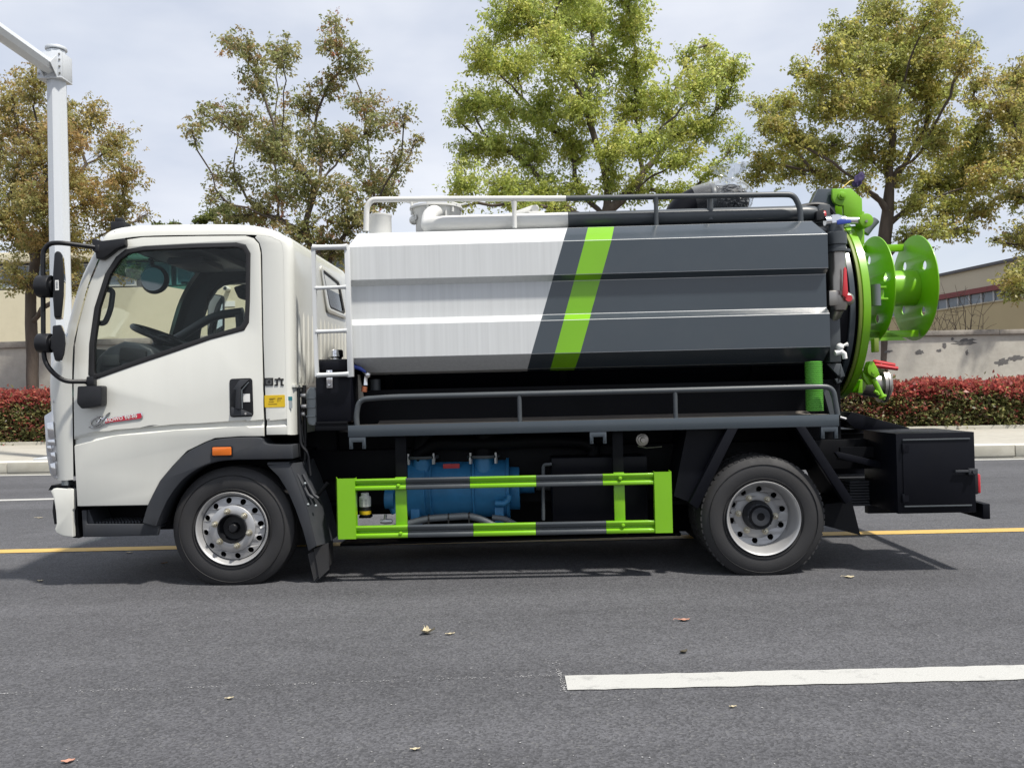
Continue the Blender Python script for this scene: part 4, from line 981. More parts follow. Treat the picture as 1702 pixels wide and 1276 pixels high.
# ---- mirrors
def mirrors():
    o = None; y = -.13
    pth = [T(151, 634, -.02), T(107, 634, -.10)] + [T(a, b, y) for a, b in ((88, 620), (73.5, 600), (72, 560), (71.5, 440), (72, 416), (82, 404.5), (100, 403.5))] + [T(162, 411.5, -.03)]
    mb = MB(); mb.tube(fillet(pth, .05, 5), .0145, 12); arm = mb.build('mirror_arm', 'mirrorplastic', TRUCK)
    mb = MB(); mb.prism(XZ([(158, 400), (163, 399), (175, 402), (192, 400), (212, 397.5), (213, 410), (197, 417), (186, 426), (176, 432.5), (165, 432), (164, 421), (159, 419)]), -.045, .006, bev=.008); mb.cyl(T(163, 408, -.03), T(163, 420, -.03), .022, n=14, bev=.003); mb.cyl(T(202, 407.5, -.048), T(202, 407.5, -.02), .008, n=10); mb.build('upper_bracket', 'mirrorplastic', arm)
    mb = MB(); mb.prism(rpoly(XZ([(139, 642), (176, 641), (178.5, 643), (178.5, 673), (146, 679), (138, 670)]), .012), -.075, -.002, bev=.012); mb.box(T(150, 630).x, T(162, 630).x, -.05, -.002, T(150, 642).z, T(150, 626).z, .006)
    mb.cyl(T(143, 634.5, -.025), T(153, 634.5, -.025), .019, n=12, bev=.004); mb.build('lower_bracket', 'mirrorplastic', arm)
    for (hub, outl, edge, lab) in (((64.5, 87, 457.5, 495), [(90.5, 420), (95, 416.5), (102, 419), (105.5, 455), (105.5, 490), (101.5, 528), (90, 527.5), (87.5, 490), (88, 455)], [(101, 420), (104, 424), (106.8, 460), (106.3, 490), (102.5, 527.5), (98.5, 526), (103.2, 490), (103.6, 460)], True),
                                   ((64.5, 86, 554, 586.5), [(87.5, 541), (101, 539.5), (106.5, 553), (108, 570), (106, 588), (101.5, 599.5), (91, 598.5), (87.5, 583), (84, 580), (84, 560), (87, 557)], [(99, 540), (102, 540), (108, 556), (109.3, 571), (107.3, 588), (103, 600), (100, 600), (105, 588), (106.6, 571), (105.4, 556)], False)):
        mb = MB(); a = T(hub[0], (hub[2] + hub[3]) / 2, y); b = T(hub[1], (hub[2] + hub[3]) / 2, y); r = (T(70, hub[2], y).z - T(70, hub[3], y).z) / 2
        mb.cyl(a, b, r, n=24, bev=.008); c = T((hub[1] + 3), (hub[2] + hub[3]) / 2, y); mb.cyl(b, c, r * .62, n=16); h = mb.build('mirror_pivot', 'mirrorplastic', arm)
        mb = MB(); mb.prism(XZ(outl, y - .05), y - .05, y + .10, bev=.010, seg=3, dx=-.078); hd = mb.build('mirror_head', 'mirrorplastic', arm)
        mb = MB(); mb.prism(XZ(edge, y - .04), y - .040, y + .09, dx=-.062); mb.build('mirror_glass', 'mirrorglass', arm)
        if lab:
            p = T(92.2, 482.5, y - .05); mb = MB(); mb.box(p.x, p.x + .022, y - .0535, y - .0505, p.z, p.z + .062); s = mb.build('mirror_label', 'offwhite', arm)
            mb = MB()
            for k in range(5): mb.box(p.x + .005, p.x + .017, y - .0546, y - .0536, p.z + .012 + k * .009, p.z + .016 + k * .009)
            mb.build('label_print', 'hosegrey', arm)
    # far side mirror, seen through the cab
    mb = MB(); yf = WC + .12
    mb.prism(rpoly([(T(344, 560, yf).x, T(344, 560, yf).z), (T(345, 487, yf).x, T(345, 487, yf).z), (T(372, 491, yf).x, T(372, 491, yf).z), (T(372, 548, yf).x, T(372, 548, yf).z), (T(369, 560, yf).x, T(369, 560, yf).z)], .03), yf, yf + .03, bev=.008); f = mb.build('far_mirror', 'mirrorplastic', TRUCK)
    mb = MB(); mb.prism(rpoly([(T(346, 557, yf).x, T(346, 557, yf).z), (T(347, 489, yf).x, T(347, 489, yf).z), (T(370, 493, yf).x, T(370, 493, yf).z), (T(370, 547, yf).x, T(370, 547, yf).z), (T(367, 557, yf).x, T(367, 557, yf).z)], .028), yf - .004, yf - .001); mb.build('far_mirror_glass', 'mirrorglass', f); f.rotation_euler = (0, 0, 0)
    mb = MB(); mb.tube(fillet([T(302, 470, WC + .02), T(330, 470, yf + .05), T(352, 470, yf + .05), T(352, 560, yf + .05), T(300, 575, WC + .02)], .05), .012, 8); mb.build('far_mirror_arm', 'mirrorplastic', f)
mirrors()
# ---- inside the cab
def interior():
    d = [(150, 640), (152, 622), (163, 592), (180, 577), (205, 567), (232, 570), (252, 580), (262, 600), (262, 640)]
    mb = MB(); mb.prism(XZ(d, .1), .10, WC - .10, bev=.02, seg=3); o = mb.build('dashboard', 'dash', TRUCK)
    mb = MB()
    for px in (216,):
        p = T(px, 592, .1); mb.lathe([(.034, .0), (.038, -.012), (.030, -.012), (.028, .0)], (p.x, .10, p.z), 'y', 20)
    mb.build('gauge_ring', 'seal', o)
    a_ = T(221, 590, .09); mb = MB(); mb.prism(rpoly([(a_.x - .09, a_.z - .03), (a_.x + .08, a_.z - .06), (a_.x + .09, a_.z + .03), (a_.x - .08, a_.z + .06)], .02), .085, .105, bev=.004); mb.build('gauge_cowl', 'seal', o)
    p = T(185, 598, .1); mb = MB(); mb.box(p.x - .05, p.x + .06, .075, .11, p.z - .04, p.z + .03, .008); mb.build('vent', 'dark', o)
    c = T(270, 560, .45); nrm = Vector((.42, 0, 1)).normalized(); u = Vector((1, 0, -.42)).normalized(); v = Vector((0, 1, 0)); R = .2
    ring = [c + (u * math.cos(t) + v * math.sin(t)) * R for t in [2 * math.pi * k / 40 for k in range(41)]]
    mb = MB(); mb.tube(ring, .018, 10, caps=False)
    for t in (0.3, 2.84, 4.71): mb.tube([c - nrm * .03, c + (u * math.cos(t) + v * math.sin(t)) * R], [.028, .012], 8)
    mb.tube([c - nrm * .02, c - nrm * .45 - u * .12], .035, 10); mb.ball(c - nrm * .02, (.06, .06, .035)); mb.build('steering_wheel', 'mirrorplastic', TRUCK)
    # interior mirror on the windscreen, grab handles, sun visors, seat
    p = T(254, 464, .75); mb = MB(); mb.lathe([(.0, .0), (.085, .0), (.105, .03), (.10, .05), (.0, .09)], (p.x, p.y, p.z), 'y', 32); mb.cyl((p.x, p.y + .05, p.z), (p.x - .05, p.y + .08, p.z + .16), .02, n=8); k = mb.build('cab_mirror', 'mirrorplastic', TRUCK)
    mb = MB(); mb.lathe([(.0, -.003), (.084, -.003)], (p.x, p.y, p.z), 'y', 32); mb.build('cab_mirror_glass', 'dimmirror', k)
    mb = MB(); mb.tube(fillet(TP([(160, 480), (172, 481), (188, 482), (184, 515), (174, 538), (160, 536)], .14), .05), .018, 10); mb.build('grab_handle', 'mirrorplastic', TRUCK)
    ys = WC - .16; mb = MB(); mb.tube(fillet(TP([(238, 594), (290, 565), (345, 531), (366, 523), (404, 518)], ys), .12), .036, 10); mb.prism(XZ([(392, 520), (405, 516), (409, 552), (394, 553)], ys), ys - .03, ys + .03, bev=.01); mb.build('grab_bar', 'dash', TRUCK)
    mb = MB(); mb.box(T(215, 430, .4).x, T(330, 430, .4).x, .15, WC - .15, T(300, 402, .3).z - .03, T(300, 402, .3).z + .02, .01); mb.box(T(285, 440, .7).x, T(345, 440, .7).x, .62, 1.02, T(300, 430, .7).z - .05, T(300, 430, .7).z, .015); mb.build('overhead_console', 'dash', TRUCK)
    mb = MB(); zs = T(400, 600).z; xs = T(410, 600).x
    for (a, b) in ((.16, .66), (.74, 1.52)):
        mb.box(xs - .42, xs + .02, a, b, zs - .45, zs - .28, .04, seg=3); mb.box(xs - .02, xs + .12, a, b, zs - .40, zs + .05, .04, seg=3)
    mb.build('seat', 'dark', TRUCK)
    # far side pillar behind the far window
    ys = WC - .06; mb = MB(); mb.prism(XZ([(318, 476), (345, 470), (358, 474), (346, 488), (338, 520), (330, 566), (294, 566), (305, 520)], ys), ys, ys + .03, bev=.008); mb.build('pillar_trim', 'dark', TRUCK)
    mb = MB(); mb.prism(rpoly(XZ([(390, 478), (410, 472), (410, 500), (398, 496)], ys - .3), .02), ys - .33, ys - .3, bev=.006); mb.build('sun_visor', 'dark', TRUCK)
interior()

# ---- wheels
def wheel(name, c, R, far, rear):
    sgn = -1 if far else 1
    e = empty(name, (c.x, 0, 0), TRUCK); cz = c.z
    Y = lambda y: (WC - y) if far else y
    def tyre(y0):
        w = .215
        pr = [(.218, y0 + .012), (.235, y0 + .004), (.26, y0 - .006), (.30, y0 - .012), (.335, y0 - .006), (.362, y0 + .006), (R - .012, y0 + .018), (R - .003, y0 + .026), (R, y0 + .036)]
        for g in (.072, .108, .144): pr += [(R, y0 + g - .006), (R - .012, y0 + g - .004), (R - .012, y0 + g + .004), (R, y0 + g + .006)]
        pr += [(R, y0 + w - .036), (R - .012, y0 + w - .018), (.362, y0 + w - .006), (.30, y0 + w + .012), (.235, y0 + w - .004), (.218, y0 + w - .012)]
        mb = MB(); mb.lathe([(r, Y(y)) for r, y in pr], (0, 0, cz), 'y', 96, zmin=.0015)
        for rr in (.338, .250): 
            mb.lathe([(rr - .002, Y(y0 - .004)), (rr, Y(y0 - .012)), (rr + .002, Y(y0 - .004))], (0, 0, cz), 'y', 96, zmin=.0015)
        t = mb.build('tyre', 'rubber', e, ang=28)
        if rear:
            tb = MB(); n = 60
            for k in range(n):
                a = 2 * math.pi * k / n
                if math.sin(a) * R + cz < .05: continue
                for (ya, yb) in ((y0 + .02, y0 + .05), (y0 + w - .05, y0 + w - .02)):
                    u = Vector((math.cos(a), 0, math.sin(a))); tt = Vector((-math.sin(a), 0, math.cos(a))); p = Vector((0, 0, cz)) + u * (R - .008)
                    q = [p + tt * s * .013 + u * h + Vector((0, Y(yy), 0)) for h in (0, .0095) for s in (-1, 1) for yy in (ya, yb)]
                    tb.raw(q, [(0, 2, 3, 1), (4, 5, 7, 6), (0, 1, 5, 4), (2, 6, 7, 3), (0, 4, 6, 2), (1, 3, 7, 5)])
            tb.build('tread_lug', 'rubber', t)['kind'] = 'stuff'
        return t
    tyre(.04)
    if rear: tyre(.30)
    if far:
        mb = MB(); mb.lathe([(.0, Y(.12)), (.22, Y(.12))], (0, 0, cz), 'y', 32); mb.build('rim', 'rim', e); return e
    yd = .205 if rear else .070         # where the disc sits
    lip = [(.212, .062), (.221, .050), (.229, .040), (.233, .032), (.230, .026), (.224, .029), (.219, .040), (.212, .052)]
    if rear: lip += [(.207, .075), (.196, .10), (.192, .13), (.197, .16), (.195, .20), (.20, .25)]
    else: lip += [(.207, .066), (.205, .085), (.205, .25)]
    mb = MB(); mb.lathe(lip, (0, 0, cz), 'y', 72); rim = mb.build('rim', 'rim', e, ang=40)
    n = 12 if not rear else 10; ph = math.radians(8 if not rear else 12); rh = .0185 if not rear else .0185; ro = .178 if not rear else .166
    circ = lambda r, cx=0, cz_=0, k=64, s=1: [(cx + r * math.cos(s * 2 * math.pi * i / k), cz_ + r * math.sin(s * 2 * math.pi * i / k)) for i in range(k)]
    holes = [circ(rh, ro * math.cos(ph + 2 * math.pi * i / n), ro * math.sin(ph + 2 * math.pi * i / n), 18, -1) for i in range(n)]
    mb = MB()
    ro_out = .201 if not rear else .196
    def cone(t):
        for v in t.verts:
            r = math.hypot(v.co.x, v.co.z); 
            if not rear: v.co.y += max(0, r - .142) / .064 * .022
            else: v.co.y -= max(0, r - .150) / .05 * .02
            v.co.z += cz
    mb.plate([circ(ro_out), circ(.095, s=-1)] + holes, yd - .022 if not rear else yd, yd - .014 if not rear else yd + .008, fn=cone); mb.build('wheel_disc', 'rim', e, ang=30)
    y0 = yd - .030 if not rear else yd - .008
    rf = .146 if not rear else .150
    mb = MB(); mb.lathe([(.086, y0 + .02), (.086, y0 + .001), (.089, y0), (rf - .004, y0), (rf, y0 + .003), (rf + .002, y0 + .02)], (0, 0, cz), 'y', 64); mb.build('hub_flange', 'alu' if not rear else 'rim', e, ang=40)
    mb = MB(); mb.lathe([(.0, .28), (.24, .28)], (0, 0, cz), 'y', 48); mb.lathe([(.15, yd + .05), (.21, yd + .05)], (0, 0, cz), 'y', 48); mb.build('brake_drum', 'black', e)
    if not rear:
        mb = MB(); mb.lathe([(.094, y0 + .004), (.094, y0 - .008), (.088, y0 - .010), (.084, y0 + .012), (.074, y0 + .05), (.05, y0 + .052), (.034, y0 + .05), (.032, y0 + .012), (.024, y0 + .002), (.0, y0 - .001)], (0, 0, cz), 'y', 48); mb.build('hub_cap', 'mirrorplastic', e)
    else:
        mb = MB(); mb.lathe([(.095, y0 + .004), (.092, y0 - .03), (.088, y0 - .06), (.080, y0 - .085), (.062, y0 - .088), (.058, y0 - .098), (.03, y0 - .098), (.0, y0 - .092)], (0, 0, cz), 'y', 40)
        for k in range(10):
            t = 2 * math.pi * k / 10; mb.cyl((.073 * math.cos(t), y0 - .095, cz + .073 * math.sin(t)), (.073 * math.cos(t), y0 - .08, cz + .073 * math.sin(t)), .008, n=6)
        mb.build('axle_hub', 'plastic', e)
    p0 = math.radians(105 if not rear else 55); src = None; rb = .113 if not rear else .118
    for k in range(6):
        t = p0 + 2 * math.pi * k / 6; loc = (rb * math.cos(t), y0, cz + rb * math.sin(t))
        if src is None:
            mb = MB(); mb.cyl((0, -.006, 0), (0, .002, 0), .021, n=18); mb.cyl((0, -.026, 0), (0, -.005, 0), .0165, n=6, bev=.002); mb.cyl((0, -.042, 0), (0, -.02, 0), .0095, n=10, bev=.002)
            src = mb.build('wheel_nut', 'nut', e); src.location = loc
        else: inst(src, loc, e, (0, k * .5, 0))
    if not rear:
        p = Vector((.185, 0, .0)); mb = MB(); mb.raw([(.178, y0 + .006, cz - .006), (.205, y0 + .016, cz + .006), (.200, y0 + .014, cz + .018), (.174, y0 + .006, cz + .006)], [(0, 1, 2, 3)]); mb.build('rim_sticker', 'offwhite', e)
    if rear: mb = MB(); t = math.radians(200 if not rear else 170); mb.tube([(.195 * math.cos(t), .09 if not rear else .15, cz + .195 * math.sin(t)), (.20 * math.cos(t), .03 if not rear else .06, cz + .20 * math.sin(t))], .005, 6); mb.build('valve_stem', 'ink', e)
    return e
CF = T(386, 878, .04); CRr = T(1269, 861, .04)
wheel('front_wheel', CF, .392, False, False); wheel('front_wheel', CF, .392, True, False)
wheel('rear_wheel', CRr, .388, False, True); wheel('rear_wheel', CRr, .388, True, True)

# ---- chassis and everything dark under the bed
def chassis():
    zt = T(700, 745, .5).z; xa, xb = T(470, 800, .4).x, T(1600, 800, .4).x
    mb = MB()
    for y in (.46, WC - .53): mb.box(xa, xb, y, y + .07, zt - .20, zt, .006)
    for px in (560, 900, 1120, 1400): x = T(px, 800, .5).x; mb.box(x, x + .06, .53, WC - .53, zt - .16, zt - .02)
    ch = mb.build('chassis_frame', 'black', TRUCK)
    mb = MB(); mb.cyl((CRr.x, .1, CRr.z), (CRr.x, WC - .1, CRr.z), .075, n=16); mb.ball((CRr.x, WC / 2, CRr.z), (.17, .17, .17), n=3); mb.cyl((CF.x, .15, CF.z - .05), (CF.x, WC - .15, CF.z - .05), .05, n=12); mb.cyl((CF.x + .9, WC / 2, .55), (CRr.x, WC / 2, CRr.z), .045, n=12); mb.build('axle', 'black', TRUCK)
    mb = MB(); mb.box(T(300, 800, .5).x, T(560, 800, .5).x, .55, WC - .45, .45, 1.0, .04); mb.cyl((T(560, 800, .5).x, WC / 2, .6), (T(640, 800, .5).x, WC / 2, .58), .16, .1, n=16); mb.build('gearbox', 'black', TRUCK)
    mb = MB(); mb.box(T(655, 800, .9).x, T(1150, 800, .9).x, .95, WC - .05, .13, zt - .22, .02); mb.box(T(545, 800, .9).x, T(654, 800, .9).x, .95, WC - .05, .30, zt - .22, .02); mb.box(T(470, 760, .6).x, T(1150, 760, .6).x, .60, .63, .42, zt + .12); mb.box(T(1150, 800, .6).x, T(1400, 800, .6).x, .60, .63, .62, zt + .12); mb.build('underbody_blackout', 'black', TRUCK)  # added black boxes and sheets, block far-side daylight under the bed
    for y in (.40, WC - .47):
        mb = MB()
        for k in range(6): l = .62 - k * .08; mb.box(CRr.x - l, CRr.x + l, y, y + .07, CRr.z + .05 + k * .012, CRr.z + .061 + k * .012)
        mb.build('leaf_spring', 'black', TRUCK)
    # rear cross members visible beyond the wheel
    mb = MB(); mb.box(T(1395, 745, .35).x, T(1500, 745, .35).x, .33, .36, T(1410, 760, .35).z, T(1410, 743, .35).z); mb.build('rear_bracket', 'black', TRUCK)
    z0 = T(1420, 838, .5).z
    for k in range(9):
        mb = MB(); mb.box(T(1405, 800, .5).x, T(1500, 800, .5).x, .42, .9, z0 + k * .019, z0 + .014 + k * .019, .003); mb.build('spring_leaf', 'plastic', ch)
    mb = MB(); mb.prism(XZ([(1388, 752), (1393, 750.5), (1486, 772), (1487, 783), (1480, 782), (1395, 762)], .22), .22, .26, bev=.003); mb.build('box_bracket', 'boxblack', TRUCK)
    mb = MB(); mb.tube(TP([(1386, 748), (1432, 747)], .5), .006, 6); mb.tube(TP([(1395, 753), (1425, 757)], .45), .005, 6); mb.build('brake_pipe', 'alu', TRUCK)
chassis()

# ---- bed platform
def platform():
    zt = zavg((578, 709.5), (1395, 686)); zb = zavg((578, 727.5), (1395, 707.5)); xa, xb = T(578, 718).x, T(1395, 697).x
    mb = MB(); mb.box(xa, xb, 0, .045, zb, zt, .005); pl = mb.build('side_beam', 'grey', TRUCK)
    mb = MB(); mb.box(xa + .002, xb - .002, .046, WC - .046, zt - .016, zt - .004); mb.build('deck', 'deck', TRUCK)
    mb = MB(); mb.box(xa, xb, WC - .045, WC, zb, zt, .005); mb.build('side_beam', 'grey', TRUCK)
    mb = MB()
    for k in range(8): x = xa + .05 + (xb - xa - .12) * k / 7; mb.box(x, x + .06, .05, WC - .05, zb, zt - .018)
    mb.build('cross_bearer', 'black', TRUCK)
    # sloping tank saddle just above the deck
    mb = MB(); mb.prism([(.22, zt - .003), (.50, zt + .07), (.52, zt + .07), (.52, zt - .003)], xa + .15, xb - .1, axis='x'); mb.build('tank_saddle', 'deck', TRUCK)
    y = .025
    pth = [(xa + .055, y, zt - .01)] + [T(592, 690, y), T(597, 663.5, y), T(650, 659.5, y), T(863, 654.5, y), T(1122, 648.5, y), T(1355, 642.5, y), T(1384, 643, y), T(1392, 690, y)]
    mb = MB(); mb.tube(fillet(pth, .13, 7), .0175, 12); r = mb.build('side_rail', 'greypipe', TRUCK)
    for px, py in ((863, 655), (1122, 649)):
        p = T(px, py, y); mb = MB(); mb.cyl((p.x, y, zt - .004), (p.x, y, p.z), .0145, n=10); mb.build('rail_post', 'greypipe', r)
    for px in (593.5, 994, 1379):
        p = T(px, 727 if px < 700 else (715 if px < 1200 else 706.5), .0); q = .052; h = .075
        mb = MB(); mb.prism([(p.x - q, zb), (p.x + q, zb), (p.x + q, zb - h), (p.x + q - .022, zb - h), (p.x + q - .022, zb - .032), (p.x - q + .022, zb - .032), (p.x - q + .022, zb - h), (p.x - q, zb - h)], .004, .03, bev=.002); b = mb.build('lamp_bracket', 'grey', TRUCK)
        mb = MB()
        for s in (-1, 1): mb.cyl((p.x + s * (q - .011), .001, zb - h + .014), (p.x + s * (q - .011), .0035, zb - h + .014), .004, n=8)
        mb.build('bracket_hole', 'ink', b)
    return zt, zb, xa, xb
ZT, ZB, XA, XB = platform()

# ---- the tank: stepped side cladding in three colours
def tank():
    yo = .05; ys = .20; yi = .10
    zs = {}
    z_b0 = zavg((581, 407), (1376, 392), yo); z_f1 = zavg((581, 463.5), (1376, 447.5), yo); z_f2t = zavg((581, 474), (1376, 458), yi)
    z_f2b = zavg((581, 530.5), (1376, 512), yi); z_f3 = zavg((581, 540), (1376, 521.5), yo); z_l = zavg((581, 596.5), (1376, 575), yo)
    z_top = zavg((588, 384.5), (1358, 371.7), ys); z_bot = zavg((600, 621), (1378, 600), ys)
    prof = [(ys + .06, z_top + .012), (ys, z_top), (yo, z_b0), (yo, z_f1), (yi, z_f2t), (yi, z_f2b), (yo, z_f3), (yo, z_l), (ys, z_bot), (ys + .12, z_bot - .012)]
    xl, xr = T(580.5, 500, yo).x, T(1378, 490, yo).x
    def slant(pa, pb):
        a, b = T(*pa, yo), T(*pb, yo); return lambda z: a.x + (b.x - a.x) * (z - a.z) / (b.z - a.z)
    f1 = slant((936.5, 400), (878.5, 605)); g1 = slant((972, 400), (917.5, 605)); g2 = slant((1016, 400), (959.5, 605))
    ends = lambda k: (.018 if k in (0, 1) else 0)
    def side(mir):
        t = MB(); vs = []; fs = []; mi = []
        for k, (y, z) in enumerate(prof):
            zz = z if k not in (0, 9) else (z_top if k == 0 else z_bot)
            e = .035 if k <= 1 else (.05 if k >= 8 else 0.0); e2 = .045 if k <= 1 else 0
            ee = e
            for x in (xl + ee, f1(zz), g1(zz), g2(zz), xr - e2): vs.append((x, WC - y if mir else y, z))
        for k in range(len(prof) - 1):
            for j in range(4): fs.append((5 * k + j, 5 * k + j + 1, 5 * k + 6 + j, 5 * k + 5 + j)); mi.append((0, 1, 2, 1)[j])
        bm_ = bmesh.new(); v = [bm_.verts.new(p) for p in vs]
        for f, q in zip(fs, mi): bm_.faces.new([v[i] for i in f]).material_index = q
        bmesh.ops.recalc_face_normals(bm_, faces=bm_.faces)
        es = [e for e in bm_.edges if len(e.link_faces) == 2 and e.calc_face_angle(0) > .2 and e.link_faces[0].material_index == e.link_faces[1].material_index]
        bmesh.ops.bevel(bm_, geom=es, offset=.0018, segments=1, profile=.5, affect='EDGES')
        me = bpy.data.meshes.new('q'); bm_.to_mesh(me); bm_.free(); t.bm.from_mesh(me)
        return t
    s1 = side(False); o = s1.build('tank_cladding', ['white', 'grey', 'green'], TRUCK, ang=1)
    if sum(p.normal.y * p.area for p in o.data.polygons) > 0: o.data.flip_normals()
    o2 = side(True).build('tank_cladding', ['white', 'grey', 'green'], TRUCK, ang=1); o2['label'] = 'far side cladding'
    # end sheets and roof
    zc_ = (z_top + z_bot) / 2
    ypts = [(y + .006, zc_ + (z - zc_) * .985) for y, z in prof] + [(WC - y - .006, zc_ + (z - zc_) * .985) for y, z in prof[::-1]]
    mb = MB(); mb.prism(ypts, xl + .05, xl + .056, axis='x'); mb.build('end_sheet', 'white', TRUCK)
    mb = MB(); mb.prism(ypts, xr - .06, xr - .054, axis='x'); mb.build('end_sheet', 'grey', TRUCK)
    mb = MB(); xm = f1(z_top)
    mb.box(xl + .06, xm - .001, ys + .062, WC - ys - .062, z_top - .03, z_top + .008); mb.build('tank_roof', 'white', TRUCK)
    mb = MB(); mb.box(xm + .001, xr - .062, ys + .062, WC - ys - .062, z_top - .03, z_top + .008); mb.build('tank_roof', 'grey', TRUCK)
    return xl, xr, z_top, z_bot, f1
XL, XR, ZTOP, ZBOT, FX1 = tank()
YC = WC / 2
zrc = T(1400, 516, YC).z; RB = .62
mb = MB(); mb.lathe([(.0, XL - .13 + .0), (.25, XL - .12), (.48, XL - .07), (.58, XL - .01), (RB - .02, XL + .06), (RB - .02, T(1405, 516, .3).x), ], (0, YC, zrc), 'x', 64); mb.build('tank_barrel', 'boxblack', TRUCK)
for px in (640, 930, 1250):
    mb = MB(); x = T(px, 650, .4).x; mb.lathe([(RB - .022, x), (RB + .0, x), (RB + .0, x + .05), (RB - .022, x + .05)], (0, YC, zrc), 'x', 64); mb.build('tank_band', 'black', TRUCK)
mb = MB(); mb.box(T(600, 690, .5).x, T(1380, 690, .5).x, .30, WC - .45, ZT - .01, zrc - RB * .80); mb.build('under_tank_filler', 'black', TRUCK)  # black filler added to close the daylight gap between deck and barrel
# ---- tailgate rings
def tail():
    R = T(1400, 369, YC).z - zrc; yn = YC - R
    xg0, xg1 = T(1435.5, 520, yn).x, T(1448.5, 520, yn).x; xd0, xd1 = T(1412, 520, yn + .03).x, T(1421.5, 520, yn + .03).x
    c = (0, YC, zrc)
    mb = MB(); mb.lathe([(RB - .08, XR - .03), (RB - .02, XR - .02), (RB - .02, xd1 + .02)], c, 'x', 72); mb.build('tank_neck', 'boxblack', TRUCK)
    mb = MB(); mb.lathe([(RB - .03, xd0), (R - .025, xd0), (R - .02, xd0 + .004), (R - .02, xd1), (RB - .03, xd1)], c, 'x', 96); mb.build('neck_flange', 'grey', TRUCK)
    mb = MB(); mb.lathe([(RB - .10, xd1 + .002), (RB - .04, xd1 + .003), (RB - .04, xg0 - .003), (RB - .1, xg0 - .003)], c, 'x', 72); mb.build('gasket', 'seal', TRUCK)
    mb = MB(); mb.lathe([(R - .1, xg0), (R - .004, xg0), (R, xg0 + .004), (R, xg1), (R - .03, xg1 + .003), (R - .05, xg1), (R - .08, xg1 + .02), (.35, xg1 + .11), (.0, xg1 + .15)], c, 'x', 96); tg = mb.build('tailgate', 'green', TRUCK)
    mb = MB(); mb.lathe([(R - .006, xg0 - .028), (R + .001, xg0 - .024), (R + .001, xg0 - .010), (R - .006, xg0 - .002), (R - .03, xg0 - .002)], c, 'x', 96); M['greenrust'] = paint('green_edge', (.16, .22, .03), .55, var=.2); mb.build('tailgate_rim', 'greenrust', tg)
    # upper hinge: grey bracket, green plate, ram and eye
    mb = MB(); mb.prism(XZ([(1331, 372), (1356, 316.5), (1384, 316), (1384, 372)], .55), .50, .60, bev=.004); mb.build('hinge_bracket', 'grey', TRUCK)
    mb = MB(); mb.prism(XZ([(1352, 372), (1362, 340), (1378, 341), (1378, 372)], .3), .28, .34, bev=.004); mb.build('hinge_gusset', 'greypipe', TRUCK)
    y = .46
    hp = XZ([(1383.5, 313.5), (1415, 313), (1433, 330), (1434, 364), (1403, 365), (1402, 342), (1397, 342)], y); arcp = XZ([(1391, 340), (1386, 336), (1383.5, 329)], y)
    mb = MB(); mb.prism(hp + arcp, y + .16, y + .19, bev=.004); mb.build('hinge_plate', 'green', TRUCK, label='inner hinge plate'); mb = MB(); mb.prism(hp + arcp, y, y + .03, bev=.004); hg = mb.build('hinge_plate', 'green', TRUCK)
    p = T(1398.5, 326, y); mb = MB(); mb.cyl((p.x, y - .018, p.z), (p.x, y + .2, p.z), .028, n=20, bev=.003); mb.cyl((p.x, y - .034, p.z), (p.x, y - .016, p.z), .017, n=16, bev=.002); mb.build('hinge_pin', 'green', hg)
    mb = MB(); mb.tube([T(1345, 369.5, y - .05), T(1374, 368.5, y - .05)], .034, 14); mb.tube([T(1368, 368, y - .05), T(1432, 366.5, y - .05)], .024, 14); mb.build('ram_rod', 'chrome', TRUCK)
    p = T(1439.5, 366.5, y - .08); mb = MB(); mb.cyl((p.x, y - .09, p.z), (p.x, y + .0, p.z), .046, n=28, bev=.004); mb.build('ram_eye', 'green', hg)
    q = T(1439.5, 368, y - .09); mb = MB(); mb.cyl((q.x, y - .10, q.z), (q.x, y - .088, q.z), .009, n=10); mb.build('grease_nipple', 'bolt', hg)
    mb = MB(); mb.prism(XZ([(1405, 377), (1434, 374), (1437, 403), (1430, 415), (1420, 400)], y + .02), y + .02, y + .08, bev=.004); mb.prism(XZ([(1432, 350), (1437, 352), (1437, 405), (1431, 410)], y + .1), y + .1, y + .16, bev=.003); mb.build('tailgate_arm', 'green', tg)
    mb = MB(); mb.tube([T(1438, 388, .7), T(1447, 376, .7), T(1456, 366, .7)], .028, 10); mb.build('spare_hose', 'hosegrey', tg)
    # lower latches
    y = .36
    mb = MB(); mb.prism(rpoly(XZ([(1439, 612), (1444, 600), (1449, 601), (1456, 613), (1460, 624), (1452, 629), (1440, 621)], y), .012), y - .03, y + .05, bev=.004); k = mb.build('clamp_bracket', 'green', tg)
    mb = MB(); mb.prism(XZ([(1434, 618), (1442, 624), (1452, 628), (1453, 638), (1444, 640), (1436, 630)], y + .02), y + .02, y + .06, bev=.004); mb.build('clamp_lug', 'green', tg)
    mb = MB(); mb.tube(TP([(1451, 629), (1458, 643), (1464, 655), (1466.5, 659)], y), [.018, .019, .017, .022], 12); mb.tube(TP([(1453, 650), (1458, 652), (1460, 656)], y - .01), .012, 8); mb.cyl(T(1466, 658, y), T(1467.5, 661, y), .03, .026, n=12, bev=.003); mb.cyl(T(1467.5, 661, y), T(1469.5, 664, y), .010, n=10); mb.build('clamp_bolt', 'green', tg)
    p = T(1451.5, 618.5, y - .03); mb = MB(); mb.cyl((p.x, y - .04, p.z), (p.x, y - .028, p.z), .012, n=12); mb.build('clamp_pin', 'green', tg)
    y = .62; mb = MB(); a = T(1427, 640, y); 
